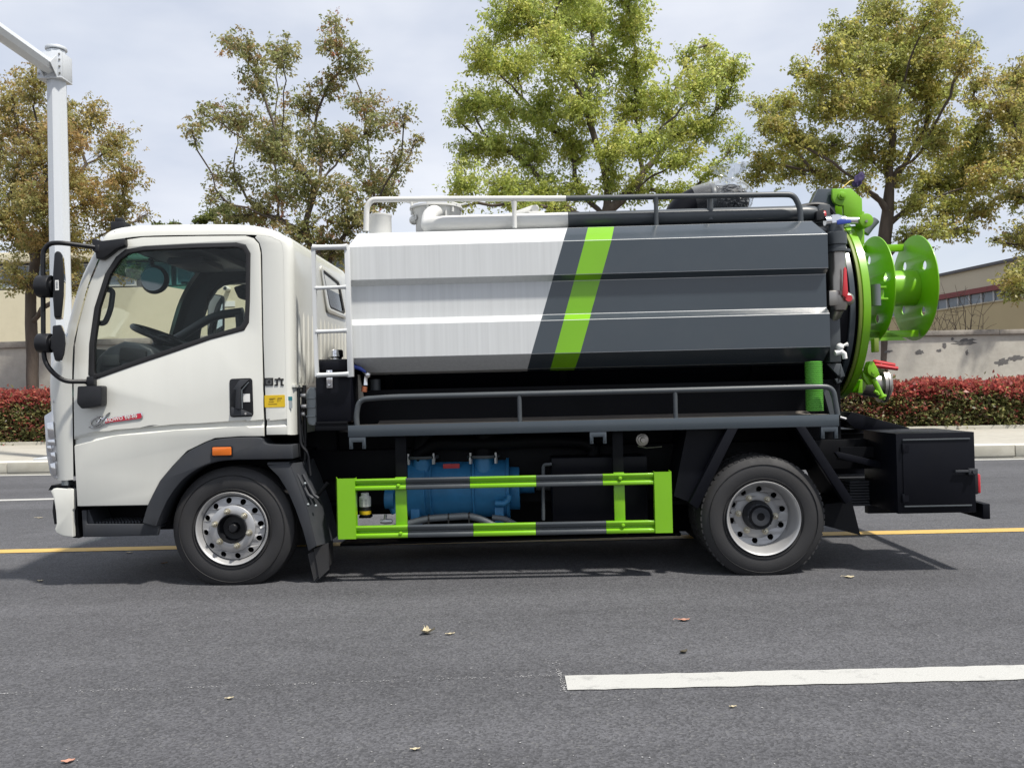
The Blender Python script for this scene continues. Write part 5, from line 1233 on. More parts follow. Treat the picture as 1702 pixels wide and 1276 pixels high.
    mb.tube([T(1432, 636, y), T(1462, 640, y)], .088, 24); mb.tube([T(1461, 640, y), T(1466, 640, y)], .118, 24); mb.tube([T(1467, 640, y), T(1470, 640, y)], .12, 24); mb.tube([T(1470, 640, y), T(1474, 641, y), T(1478, 641, y)], [.095, .092, .07], 24); v = mb.build('outlet_valve', 'steel', TRUCK)
    mb = MB(); mb.prism(XZ([(1424, 653), (1428, 632), (1432, 630), (1432, 653)], y - .1), y - .12, y + .1, bev=.003); mb.build('outlet_bracket', 'green', tg)
    for a, b, yy in (((1451, 601), (1487, 607), .62), ((1453, 607), (1492, 612.5), .55)):
        mb = MB(); pa, pb = T(*a, yy), T(*b, yy); mb.tube([pa, pa.lerp(pb, .08), pb], [.010, .017, .014], 8); mb.build('valve_handle', 'red', v)
    y = .3; mb = MB(); mb.box(T(1453, 566, y).x, T(1461, 566, y).x, y, y + .06, T(1457, 585, y).z, T(1457, 562, y).z, .004); mb.build('catch_block', 'greenrust', tg)
    # angle pieces at lower left of the door ring
    y = .26; mb = MB(); mb.prism(XZ([(1374, 604), (1398, 604), (1405, 625), (1394, 628), (1400, 634), (1392, 638), (1388, 630), (1396, 627)], y), y, y + .03, bev=.003); mb.prism(XZ([(1366, 640), (1376, 644), (1392, 690), (1380, 690)], y), y, y + .02); mb.build('latch_plate', 'greypipe', TRUCK)
    return xg1, tg
XG1, TG = tail()
# ---- hose reel
def reel():
    cz = T(1520, 479, YC).z; R = .376; x2 = T(1561, 479, YC - R).x; x1 = T(1489, 486, YC - R).x
    circ = lambda r, a=0, b=0, k=64, s=1: [(a + r * math.cos(s * 2 * math.pi * i / k), b + r * math.sin(s * 2 * math.pi * i / k)) for i in range(k)]
    rl = None
    for x, ph, nh in ((x2, math.radians(52), 4), (x1, math.radians(75), 4)):
        hs = [circ(.031, YC + .225 * math.cos(ph + 2 * math.pi * i / nh), cz + .225 * math.sin(ph + 2 * math.pi * i / nh), 18, -1) for i in range(nh)]
        mb = MB(); mb.plate([circ(R, YC, cz, 96)] + hs, x - .004, x + .004, bev=.002, axis='x'); f = mb.build('reel_flange', 'green', TRUCK, ang=30)
    mb = MB(); mb.cyl((x1 + .005, YC, cz), (x2 - .005, YC, cz), .128, n=48); mb.build('reel_drum', 'green', TRUCK)
    for z_, yy in ((cz + R - .09, YC + .10), (cz - R + .02, YC - .1), (cz - R + .02, YC + .16)):
        mb = MB(); mb.box(XG1 - .02, x2 - .02, yy, yy + .05, z_, z_ + .05, .004); mb.build('reel_frame', 'green', TG)
    mb = MB(); mb.prism([(XG1, cz - R + .0), (x2 - .10, cz - R + .0), (x2 - .2, cz - R + .05), (XG1, cz - R + .12)], YC - .10, YC - .09, axis='y'); mb.build('frame_gusset', 'green', TG)
    mb = MB()
    y = .32; x = T(1450, 485, y).x
    for k in range(12): z = T(1450, 461 + k * 4.2, y).z; mb.cyl((x - .06, y + .05, z), (x - .06, y + .05, z + .008), .055, n=16)
    p = T(1458, 490, y); mb.cyl((p.x, y + .02, p.z - .07), (p.x, y + .02, p.z + .07), .03, n=12); mb.build('reel_motor', 'hosegrey', TG)
    mb = MB(); a, b = T(1449, 499, .36), T(1474, 479, .36); mb.box(a.x, b.x, .34, .42, a.z, a.z + .013, .002); mb.box(a.x, b.x - .01, .34, .42, b.z, b.z + .013, .002); mb.box(b.x - .05, b.x - .02, .36, .40, a.z + .013, b.z); mb.build('motor_bracket', 'green', TG)
reel()
# ---- fittings between tank end and ring
def fittings():
    y = .16
    xc = T(1391, 450, y).x
    zz = lambda py: T(1391, py, y).z
    c = (xc, y, 0)
    mb = MB(); mb.lathe([(.056, zz(492)), (.056, zz(420))], c, 'z', 32); g = mb.build('sight_tube', 'steel', TRUCK)
    mb = MB(); mb.lathe([(.0, zz(420)), (.085, zz(420)), (.085, zz(416)), (.06, zz(415)), (.058, zz(408)), (.066, zz(407)), (.066, zz(388)), (.05, zz(386)), (.046, zz(372)), (0, zz(372))], c, 'z', 28); mb.build('tube_collar', 'greypipe', g)
    mb = MB(); mb.lathe([(.0, zz(387)), (.045, zz(387)), (.045, zz(360)), (.035, zz(358)), (.0, zz(358))], c, 'z', 8); mb.tube([T(1371, 368, y), T(1404, 367, y)], .033, 12); mb.build('top_valve', 'chrome', g)
    mb = MB(); mb.prism(XZ([(1390, 367), (1396, 364.5), (1414, 366), (1414, 371), (1400, 373), (1391, 374)], y - .06), y - .07, y - .06, bev=.002); mb.build('blue_lever', 'bluehandle', g)
    mb = MB(); mb.lathe([(.0, zz(516)), (.05, zz(516)), (.064, zz(505)), (.064, zz(492)), (.0, zz(492))], c, 'z', 24); a = T(1378, 497, y); mb.box(a.x - .02, a.x + .06, y - .06, y + .06, a.z - .05, a.z + .05, .01); mb.tube([T(1391, 510, y), T(1384, 528, y + .06), T(1380, 540, y + .12)], [.05, .045, .045], 14); mb.build('elbow', 'steel', g)
    mb = MB(); b = T(1408, 497, y - .02); mb.ball(b, (.045, .04, .042), n=3); mb.cyl((b.x - .07, b.y, b.z), (b.x, b.y, b.z), .03, n=14); mb.cyl((b.x - .01, b.y - .06, b.z), (b.x - .01, b.y - .03, b.z), .022, n=12, mi=1); mb.build('drain_valve', ['steel', 'red'], g)
    mb = MB(); mb.prism(XZ([(1401.5, 447), (1404, 443.5), (1406.5, 447), (1409, 488), (1406, 496), (1399.5, 491)], y - .08), y - .09, y - .078, bev=.003); mb.build('red_lever', 'red', g)
    mb = MB(); mb.box(T(1376, 540, .2).x, T(1395, 540, .2).x, .18, .30, T(1385, 602, .2).z, T(1385, 524, .2).z, .006); mb.build('junction_box', 'greypipe', TRUCK)
    # white tap
    y = .12; mb = MB(); mb.ball(T(1396, 576.5, y), .024, n=3); mb.tube(TP([(1388, 587), (1397, 584), (1403, 588), (1404.5, 596)], y), [.018, .02, .017, .015], 12); mb.tube(TP([(1396, 580), (1397, 586)], y), .017, 10); mb.tube(TP([(1398, 576), (1405, 573), (1409, 572)], y), [.008, .009, .014], 8); mb.build('water_tap', 'offwhite', TRUCK)
    # tail lamp and cables on the top edge
    mb = MB(); mb.prism(XZ([(1352, 370), (1352, 354), (1364, 349), (1367, 368)], .3), .24, .34, bev=.006); lb = mb.build('lamp_mount', 'mirrorplastic', TRUCK)
    p = T(1368, 358, .28); mb = MB(); mb.cyl((p.x - .02, .29, p.z), (p.x + .016, .29, p.z), .032, n=18, bev=.004); mb.build('rear_lamp', 'red', lb)
    mb = MB(); mb.tube(fillet(TP([(1250, 361), (1290, 352), (1330, 344), (1355, 339), (1375, 342), (1384, 352), (1388, 362)], .4), .1), .016, 8); mb.tube(TP([(1262, 361), (1320, 350), (1372, 336), (1388, 330)], .55), .012, 8); mb.build('hydraulic_hose', 'mirrorplastic', TRUCK)
    # corrugated green hose
    y = .12; zt_, zb_ = T(1353, 600, y).z, T(1351, 683, y).z; x = (T(1353, 640, y).x); pr = []; n = 25
    for k in range(n):
        z = zb_ + (zt_ - zb_) * k / n; h = (zt_ - zb_) / n; pr += [(.0475, z), (.0545, z + h * .25), (.0545, z + h * .6), (.0475, z + h * .8)]
    mb = MB(); mb.lathe(pr, (x, y, 0), 'z', 28); mb.build('suction_hose', 'hosegreen', TRUCK, ang=60)
fittings()
# ---- top rail, pipe, hatch, vents
def top():
    y = ZTOP; ys = .235
    xm = T(940.5, 330, ys).x
    whole = fillet([T(608.5, 384, ys), T(609.5, 345, ys), T(617, 332, ys), T(760, 330.5, ys), T(940.5, 330, ys)], .14, 7)
    mb = MB(); mb.tube(whole, .0185, 12); r = mb.build('top_rail', 'whitepipe', TRUCK, label='white front half of the top rail')
    rest = fillet([T(940.8, 330, ys), T(1130, 326.5, ys), T(1300, 323.5, ys), T(1319, 324, ys), T(1330, 345, ys), T(1331, 372, ys)], .13, 7)
    mb = MB(); mb.tube(rest, .0185, 12); r2 = mb.build('top_rail', 'greypipe', TRUCK, label='grey rear half of the top rail')
    for px, pa, pb, mt, pr in ((854.5, 335, 379, 'whitepipe', r), (1090, 328, 378, 'greypipe', r2)):
        a, b = T(px, pa, ys), T(px + .5, pb, ys); mb = MB(); mb.tube([(a.x, ys, a.z), (a.x, ys, a.z - .05), (a.x, ys, b.z)], [.021, .015, .015], 10); mb.build('rail_post', mt, pr)
    a = T(1180, 327, .3); b = T(1180, 366, .3); mb = MB(); mb.cyl((a.x, .3, b.z), (a.x, .3, a.z), .02, n=12); mb.build('rail_post', 'greypipe', r2)
    yp = .33; zp = T(820, 372, yp).z + .01
    xj = T(944, 370, yp).x; xs, xe = T(708, 374, yp).x, T(1343, 364, yp).x
    mb = MB(); mb.tube(fillet([T(730, 350, .75), T(714, 356, .6), (xs, yp + .1, zp), (xs + .08, yp, zp), (xj - .001, yp, zp)], .12, 7), .052, 20); mb.build('overflow_pipe', 'whitepipe', TRUCK, label='white front half of the overflow pipe')
    mb = MB(); mb.tube([(xj, yp, zp), (xe - .02, yp, zp), (xe + .03, yp, zp - .004), (xe + .09, yp, zp - .03)], [.052, .052, .05, .034], 20); mb.build('overflow_pipe', 'greypipe', TRUCK, label='grey rear half of the overflow pipe')
    # vent stub
    yv = .55; p = T(632, 372, yv); zt_ = T(632, 357, yv).z; mb = MB(); q = .078
    mb.lathe([(0, zt_), (q - .01, zt_), (q + .003, zt_ - .004), (q + .003, zt_ - .016), (q, zt_ - .02), (q, ZTOP - .03)], (p.x, yv, 0), 'z', 36); mb.build('vent_stub', 'whitepipe', TRUCK)
    # manhole
    yv = .84; x = T(725, 350, yv).x; zt_ = T(725, 345, yv).z; mb = MB()
    mb.lathe([(0, zt_ + .004), (.17, zt_), (.192, zt_ - .004), (.192, zt_ - .018), (.172, zt_ - .022), (.168, zt_ - .05), (.150, zt_ - .08), (.15, ZTOP - .02)], (x, yv, 0), 'z', 48); mh = mb.build('manhole', 'whitepipe', TRUCK)
    for k in range(6):
        t = .3 + 2 * math.pi * k / 6; cx_, cy_ = x + .178 * math.cos(t), yv + .178 * math.sin(t)
        mb = MB(); mb.cyl((cx_, cy_, zt_ - .06), (cx_, cy_, zt_ + .03), .010, n=8); mb.tube([(cx_ - .045, cy_, zt_ + .040), (cx_, cy_, zt_ + .026), (cx_ + .045, cy_, zt_ + .034)], .008, 6); mb.build('wing_nut', 'whitepipe', mh)
    mb = MB()
    for t in (3.6, 4.3, 5.3): cx_, cy_ = x + .155 * math.cos(t), yv + .155 * math.sin(t); mb.box(cx_ - .006, cx_ + .006, cy_ - .02, cy_ + .02, zt_ - .10, zt_ - .02)
    p = T(688, 366, .8); mb.ball(p, (.035, .03, .035)); mb.build('manhole_rib', 'whitepipe', mh)
    # small bump and lever valve
    p = T(790, 362, .6); mb = MB(); mb.lathe([(0, p.z + .012), (.05, p.z + .006), (.085, p.z - .03), (.085, ZTOP)], (p.x, .6, 0), 'z', 24); mb.build('relief_cap', 'whitepipe', TRUCK)
    yv = .55; mb = MB(); mb.prism(XZ([(823, 365), (830, 360), (884, 341), (893, 340), (897, 346), (893, 352), (868, 359), (850, 363)], yv), yv, yv + .05, bev=.008); mb.box(T(878, 352, yv).x, T(905, 352, yv).x, yv - .04, yv + .09, T(880, 368, yv).z, T(880, 353, yv).z, .01); mb.cyl(T(876, 357, yv - .05), T(876, 357, yv + .1), .022, n=12); mb.cyl(T(889, 347, yv - .03), T(889, 347, yv + .08), .026, n=14); mb.build('lever_valve', 'whitepipe', TRUCK)
    # dark suction elbow
    yv = .80; pth = fillet([T(1124, 390, yv), T(1128, 352, yv), T(1160, 333, yv), T(1205, 333, yv)], .2, 8)
    mb = MB(); mb.tube(pth, .105, 24); mb.build('suction_elbow', 'boxblack', TRUCK)
    mb = MB(); mb.cyl(T(1178, 334, yv), T(1186, 334, yv), .125, n=28, bev=.006); mb.build('elbow_flange', 'greypipe', TRUCK)
top()
# ---- ladder
def ladder():
    y = -.005
    st = None
    mb = MB(); mb.tube([T(521, 410, y), T(524.5, 560, y), T(527, 626, y)], .0165, 4); mb.build('ladder', 'white', TRUCK)
    L = bpy.data.objects['ladder'] if 'ladder' in bpy.data.objects else None
    mb = MB(); mb.prism(XZ([(572.5, 407), (580, 407), (583.5, 520), (587.5, 626), (578, 627), (575.5, 540)], y), y - .008, y + .03, bev=.003); mb.build('ladder_stile', 'white', L)
    for a, b, r in (((520, 411.5), (577, 410.5), .0165), ((524, 479), (576, 477), .0115), ((525.5, 551.5), (577, 549.5), .0125), ((527, 623.5), (580, 621.5), .0135)):
        pa, pb = T(*a, y), T(*b, y); mb = MB(); mb.tube([pa, pa.lerp(pb, .12), pa.lerp(pb, .5), pa.lerp(pb, .88), pb], [r * 1.35, r * 1.1, r, r * 1.1, r * 1.35], 10); mb.build('ladder_rung', 'white', L)
    # black oil box behind the cab with lid, latch and cap
    y = .05; xa, xb = T(522, 650, y).x, T(578, 650, y).x; z0, z1 = T(540, 702, y).z, T(540, 622, y).z
    mb = MB(); mb.box(xa + .01, xb + .02, y, .75, z0, z1, .008); ob = mb.build('oil_box', 'boxblack', TRUCK)
    mb = MB(); mb.box(xa + .005, xb + .015, y - .012, .76, z1 + .003, T(540, 597, y).z, .03, seg=3); mb.build('box_lid', 'boxblack', ob)
    mb = MB(); a = T(544, 645, y); mb.box(a.x, a.x + .04, y - .022, y - .013, a.z, a.z + .115, .006); mb.build('latch', 'chrome', ob)
    mb = MB(); mb.box(a.x + .012, a.x + .028, y - .032, y - .022, a.z + .02, a.z + .095, .004); mb.ball((a.x + .02, y - .03, a.z + .1), .010); mb.ball((a.x + .02, y - .03, a.z + .018), .010); mb.build('latch_lever', 'chrome', ob)
    yv = .4; p = T(558, 588, yv); mb = MB(); mb.lathe([(0, p.z + .028), (.045, p.z + .026), (.05, p.z + .018), (.05, p.z - .02), (.04, p.z - .03), (.04, p.z - .10)], (p.x, yv, 0), 'z', 20); mb.build('filler_cap', 'chrome', ob)
    mb = MB(); z = T(540, 706, .0).z; mb.box(T(523, 708, 0).x, XA - .002, 0.01, .7, T(540, 716, 0).z, z, .004); mb.box(T(524, 708, 0).x, XA - .002, .004, .02, z + .003, z + .02, .003); mb.build('front_shelf', 'black', TRUCK)
    # translucent reservoir and pipes
    y = .16; mb = MB(); mb.prism(rpoly(XZ([(508, 652), (513, 643), (523, 643), (526, 650), (526, 708), (511, 706)], y), .03), y, y + .25, bev=.02, seg=3)
    for py in (660, 675, 690): p = T(516, py, y); mb.box(p.x - .03, p.x + .035, y - .008, y + .02, p.z - .012, p.z, .004)
    mb.build('reservoir', 'milky', TRUCK)
    mb = MB(); mb.tube(fillet(TP([(496, 645), (498, 700), (500, 740), (512, 752), (516, 790)], .1), .05), .010, 8); mb.tube(fillet(TP([(500, 650), (504, 665), (498, 690), (505, 735)], .14), .04), .008, 8); mb.tube(TP([(505, 640), (507, 720), (506, 780)], .2), .014, 8); mb.build('brake_hose', 'mirrorplastic', TRUCK)
    for q in ((503, 657), (504, 675), (501, 688)): mb = MB(); p = T(*q, .12); mb.cyl((p.x - .015, p.y, p.z), (p.x + .02, p.y, p.z), .012, n=8); mb.build('hose_fitting', 'alu', TRUCK)
    # drain cock with blue lever, beige plate
    y = .12; mb = MB(); mb.tube(TP([(609, 620), (608, 628), (607.5, 640)], y), [.02, .016, .02], 10); mb.ball(T(611, 623, y), .024); mb.cyl(T(606, 642, y), T(605, 651, y), .019, n=12, mi=1); d = mb.build('drain_cock', ['chrome', 'copper'], TRUCK)
    mb = MB(); mb.tube(TP([(588, 609), (598, 612), (608, 618)], y - .02), [.012, .013, .008], 8); mb.build('blue_lever', 'bluehandle', d)
    mb = MB(); mb.prism(XZ([(592, 622), (597, 622), (606, 664), (596, 672), (591, 672)], .3), .28, .33, bev=.004); mb.build('tank_foot', 'beige', TRUCK)
    p = T(624, 645, .36); mb = MB(); mb.cyl((p.x, .36, p.z - .1), (p.x, .36, p.z + .06), .035, n=14); mb.build('air_bottle', 'greypipe', TRUCK)
ladder()
# ---- side underrun guard
def guard():
    zt0, zt1 = zavg((591, 798.5), (1088, 784)), zavg((591, 817), (1088, 803)); zl0, zl1 = zavg((591, 877), (1090, 862)), zavg((591, 897.5), (1090, 882.5))
    zp0, zp1 = zavg((575, 797), (1100, 781.5)), zavg((575, 899.5), (1100, 880.5))
    xa = T(591, 850).x; xb = T(1088.5, 835).x; y = .0
    g = None
    mb = MB(); x0, x1 = T(562, 850).x, xa + .002
    mb.prism([(x0, -.012), (x1, -.012), (x1, .05), (x1 - .004, .05), (x1 - .004, -.006), (x0 + .003, -.006), (x0 - .036, .14), (x0 - .042, .138)], zp1, zp0, axis='z'); g = mb.build('underrun_guard', 'green', TRUCK)
    mb = MB(); x0, x1 = xb - .002, T(1116.5, 830).x
    mb.prism([(x0, -.012), (x1, -.012), (x1 + .004, .10), (x1 - .002, .10), (x1 - .004, -.006), (x0 + .004, -.006), (x0 + .004, .04), (x0, .04)], zp1, zp0, axis='z'); mb.build('end_post', 'green', g)
    def prof(z0, z1):
        h = z0 - z1; return [(.03, z0), (-.004, z0), (-.006, z0 - .12 * h), (.000, z0 - .36 * h), (.016, z0 - .44 * h), (.016, z0 - .55 * h), (-.006, z0 - .70 * h), (-.006, z0 - .90 * h), (-.002, z1), (.03, z1)]
    for (z0, z1, cuts) in ((zt0, zt1, (675.5, 782, 892.5, 1003)), (zl0, zl1, (677, 786, 890, 1007))):
        xs = [xa] + [T(c, 850).x for c in cuts] + [xb]
        for k in range(5):
            mb = MB(); mb.prism(prof(z0, z1), xs[k] + .0004, xs[k + 1] - .0004, axis='x', bev=.0015); mb.build('guard_rail', 'green' if k % 2 == 0 else 'greypipe', g, label=None)
    for px0, px1, pyb in ((656, 675, 0), (1022, 1040, 0)):
        a, b = T(px0, 845).x, T(px1, 845).x; mb = MB(); mb.box(a, b, .032, .06, zl1 + .01, zt0 + .004, .003); mb.build('guard_post', 'green', g)
        mb = MB(); mb.box(a, b, .064, .11, zt1, ZB, .004); mb.build('guard_hanger', 'black', TRUCK)
    for px, py in ((661.5, 807), (665.5, 886.5), (1031, 795), (1036, 873)):
        p = T(px, py, -.01); mb = MB(); mb.lathe([(0, -.016), (.008, -.014), (.012, -.004)], (p.x, 0, p.z), 'y', 14); mb.lathe([(.0, -.006), (.0125, -.006), (.0125, .01)], (p.x, 0, p.z), 'y', 14); mb.build('guard_bolt', 'green', g)
guard()
# ---- pump, tanks and pipes behind the guard
def underbody():
    y = .34; mb = MB(); cy = y + .2
    x0, x1 = T(676, 820, y).x, T(846, 815, y).x; cz = T(760, 815, y).z; R = .205
    pr = [(0, x0 - .02), (R * .8, x0 - .02), (R + .02, x0), (R + .02, x0 + .03), (R, x0 + .035), (R, x0 + .19)]
    xs = T(713, 820, y).x; xe = T(788, 820, y).x
    pr = [(0, x0 - .02), (R * .85, x0 - .02), (R + .012, x0), (R + .012, xs - .03), (R, xs - .025), (R, xs), (R + .012, xs + .002), (R + .012, xs + .012), (R - .006, xs + .016), (R - .006, xe - .016), (R + .012, xe - .012), (R + .012, xe), (R, xe + .004), (R, x1 - .02), (R + .012, x1 - .018), (R + .012, x1), (0, x1 + .01)]
    mb.lathe(pr, (0, cy, cz), 'x', 40); pu = mb.build('vacuum_pump', 'blue', TRUCK, ang=30)
    for px in (699, 803):
        p = T(px, 780, y); zt_ = T(px, 758.5 if px < 750 else 757, y).z; mb = MB(); mb.cyl((p.x, y + .1, cz + .1), (p.x, y + .1, zt_ - .02), .072, .068, n=24); mb.build('pump_port', 'blue', pu)
        mb = MB(); mb.cyl((p.x, y + .1, zt_ - .02), (p.x, y + .1, zt_), .115, n=28, bev=.003); mb.build('port_flange', 'greypipe', pu)
        mb = MB(); mb.tube(fillet([(p.x, y + .1, zt_), (p.x, y + .1, zt_ + .16), (p.x + .25, y + .2, zt_ + .2)], .1), .07, 16); mb.build('port_pipe', 'black', pu)
        for s in (-1, 1):
            mb = MB(); mb.cyl((p.x + s * .085, y + .03, zt_ - .055), (p.x + s * .085, y + .03, zt_ - .015), .012, n=6); mb.cyl((p.x + s * .085, y + .03, zt_ - .02), (p.x + s * .085, y + .03, zt_ + .018), .008, n=8); mb.build('flange_bolt', 'alu', pu)
    p = T(846, 815, y); mb = MB(); mb.cyl((x1, cy, cz), (x1 + .07, cy, cz), .16, n=28, bev=.006); mb.cyl((x1 + .07, cy, cz + .02), (x1 + .17, cy, cz + .02), .07, n=20, bev=.004); mb.build('pump_bearing', 'blue', pu)
    mb = MB(); mb.cyl((x1 + .18, cy, cz + .02), (x1 + .28, cy, cz + .02), .055, n=18); mb.build('drive_coupling', 'greypipe', pu)
    mb = MB(); mb.tube(fillet(TP([(823, 836), (838, 837), (846, 830), (846, 822)], y - .03), .03), .02, 10); mb.build('pump_handle', 'blue', pu)
    mb = MB(); mb.tube(TP([(641, 828), (656, 828)], y), .07, 16); mb.tube(TP([(650, 835), (658, 852)], y), .03, 10); mb.build('pump_inlet', 'blue', pu)
    p = T(700, 868, y); mb = MB(); mb.box(x0 + .02, x0 + .08, y + .02, y + .38, p.z - .04, cz - .12, .004); mb.box(x1 - .10, x1 - .04, y + .02, y + .38, p.z - .04, cz - .12, .004); mb.build('pump_foot', 'blue', pu)
    mb = MB(); a, b = T(737, 775, y + .08), T(764, 770, y + .08); mb.prism(rpoly([(a.x, a.z - .012), (b.x, a.z - .012), (b.x, b.z), (a.x, b.z)], .006), y + .06, y + .085); mb.build('pump_plate', 'red', pu)
    yh = .22; pth = fillet(TP([(640, 882), (676, 870), (712, 861), (745, 859), (778, 856.5), (800, 862), (825, 875)], yh), .12)
    mb = MB(); mb.tube(pth, .023, 12); h = mb.build('drain_hose', 'hosegrey', TRUCK)
    mb = MB(); mb.tube(fillet(TP([(818, 860), (838, 861), (862, 874)], yh + .04), .1), .019, 10); mb.build('drain_hose', 'hosegrey', TRUCK)
    for px, py in ((713, 861), (746, 859), (780, 857)):
        p = T(px, py, yh); mb = MB(); mb.lathe([(.025, p.x - .005), (.0265, p.x - .003), (.0265, p.x + .003), (.025, p.x + .005)], (0, yh, p.z), 'x', 16); mb.box(p.x - .004, p.x + .004, yh - .03, yh - .022, p.z - .05, p.z - .01); mb.build('cable_tie', 'ink', h)
    # filter canister
    y = .2; p = T(607, 840, y); zz = lambda q: T(607, q, y).z; mb = MB()
    mb.lathe([(0, zz(819)), (.025, zz(819)), (.027, zz(824)), (.036, zz(825)), (.038, zz(827)), (.038, zz(841))], (p.x, y, 0), 'z', 24, mi=0); mb.lathe([(.038, zz(841)), (.037, zz(842)), (.037, zz(848)), (.038, zz(848))], (p.x, y, 0), 'z', 24, mi=1)
    mb.lathe([(.038, zz(848)), (.038, zz(853.5)), (.0375, zz(854))], (p.x, y, 0), 'z', 24, mi=2); mb.lathe([(.0375, zz(854)), (.034, zz(857)), (0, zz(858))], (p.x, y, 0), 'z', 24, mi=1); fc = mb.build('filter_canister', ['offwhite', 'ink', 'yellow'], TRUCK)
    mb = MB()
    for k in range(5):
        for xx in (-.022, .004): mb.box(p.x + xx, p.x + xx + .016, y - .0385, y - .0375 + .001, zz(829.5 + k * 2.4), zz(829 + k * 2.4))
    mb.build('canister_print', 'hosegrey', fc)
    mb = MB(); mb.box(p.x - .05, p.x + .03, y + .03, .3, zz(862), zz(858), .004); mb.build('filter_bracket', 'black', fc); mb = MB(); mb.tube(TP([(632, 866), (640, 866.5), (652, 866)], y), [.012, .018, .014], 8); mb.tube(TP([(640, 864), (641, 855)], y), .010, 8); mb.build('hose_coupling', 'alu', TRUCK)
    # black fuel tank with pipe
    y = .22; x0, x1 = T(917, 810, y).x, T(1077, 810, y).x; z0, z1 = T(990, 868, y).z, T(990, 760, y).z
    mb = MB(); mb.box(x0, x1, y, .95, z0, z1, .014); ft = mb.build('fuel_tank', 'boxblack', TRUCK)
    mb = MB(); mb.box(x0, x1, y - .004, y + .6, z1 - .11, z1 + .003, .01); mb.build('tank_lid', 'boxblack', ft)
    mb = MB(); mb.tube(fillet([T(917, 771, y - .05), T(903, 772, y - .05), T(903, 864, y - .05)], .02), .011, 8); mb.build('breather_pipe', 'greypipe', ft)
    y = .4; mb = MB(); mb.tube(fillet(TP([(985, 760), (988, 745), (970, 735), (900, 732), (800, 738), (720, 735), (690, 760)], y), .1), .045, 12); mb.build('transfer_pipe', 'black', TRUCK)
    p = T(1068, 731, .25); mb = MB(); mb.lathe([(0, -.03), (.015, -.03), (.018, -.01), (.03, -.008), (.032, .0), (.026, .012), (.04, .014), (.042, .05), (.03, .12)], (p.x, .25, p.z), 'y', 20); mb.build('coupling_plug', 'steel', TRUCK)
    mb = MB(); mb.tube(TP([(1060, 741), (1075, 744), (1100, 742)], .26), .004, 6); mb.build('retaining_wire', 'bolt', TRUCK)
    mb = MB(); mb.prism(XZ([(568, 905), (1130, 888), (1130, 884), (568, 901)], .75), .7, 1.2); mb.build('cross_tray', 'black', TRUCK)
    for px in (930, 956, 1020, 1042): p = T(px, 886, .3); mb = MB(); mb.cyl((p.x, .3, p.z + .05), (p.x, .3, p.z - .01), .012, n=8); mb.build('tray_bolt', 'black', TRUCK)
underbody()
# ---- rear wheel mudguard frames
def rear_guard():
    for pts in ([(1209, 712.5), (1227, 711.5), (1160, 846), (1145.5, 836)], [(1323, 710), (1339, 709), (1418, 830), (1406, 838)]):
        mb = MB(); mb.prism(XZ(pts), .0, .06, bev=.004); mb.build('mudguard_frame', 'boxblack', TRUCK)
    mb = MB(); mb.prism(XZ([(1142, 712), (1210, 712), (1146, 834), (1120, 824)], .1), .10, .56); mb.build('mudguard_sheet', 'boxblack', TRUCK)
    mb = MB(); pr = TP([(1228, 712), (1340, 711), (1408, 836)], .06); q = TP([(1160, 846), (1228, 712)], .06)
    vs = []; fs = []
    for i, p in enumerate([q[0], q[1], pr[1], pr[2]]): vs += [(p.x, .07, p.z), (p.x, .60, p.z)]
    for i in range(3): fs.append((2 * i, 2 * i + 1, 2 * i + 3, 2 * i + 2))
    mb.raw(vs, fs); mb.build('mudguard_lining', 'black', TRUCK)
    mb = MB(); mb.prism(XZ([(1371, 838), (1416, 832), (1430, 889), (1366, 872)], .12), .12, .13); mb.prism(XZ([(1371, 838), (1416, 832), (1430, 889), (1366, 872)], .12), .14, .55); mb.build('mud_flap', 'black', TRUCK)
rear_guard()
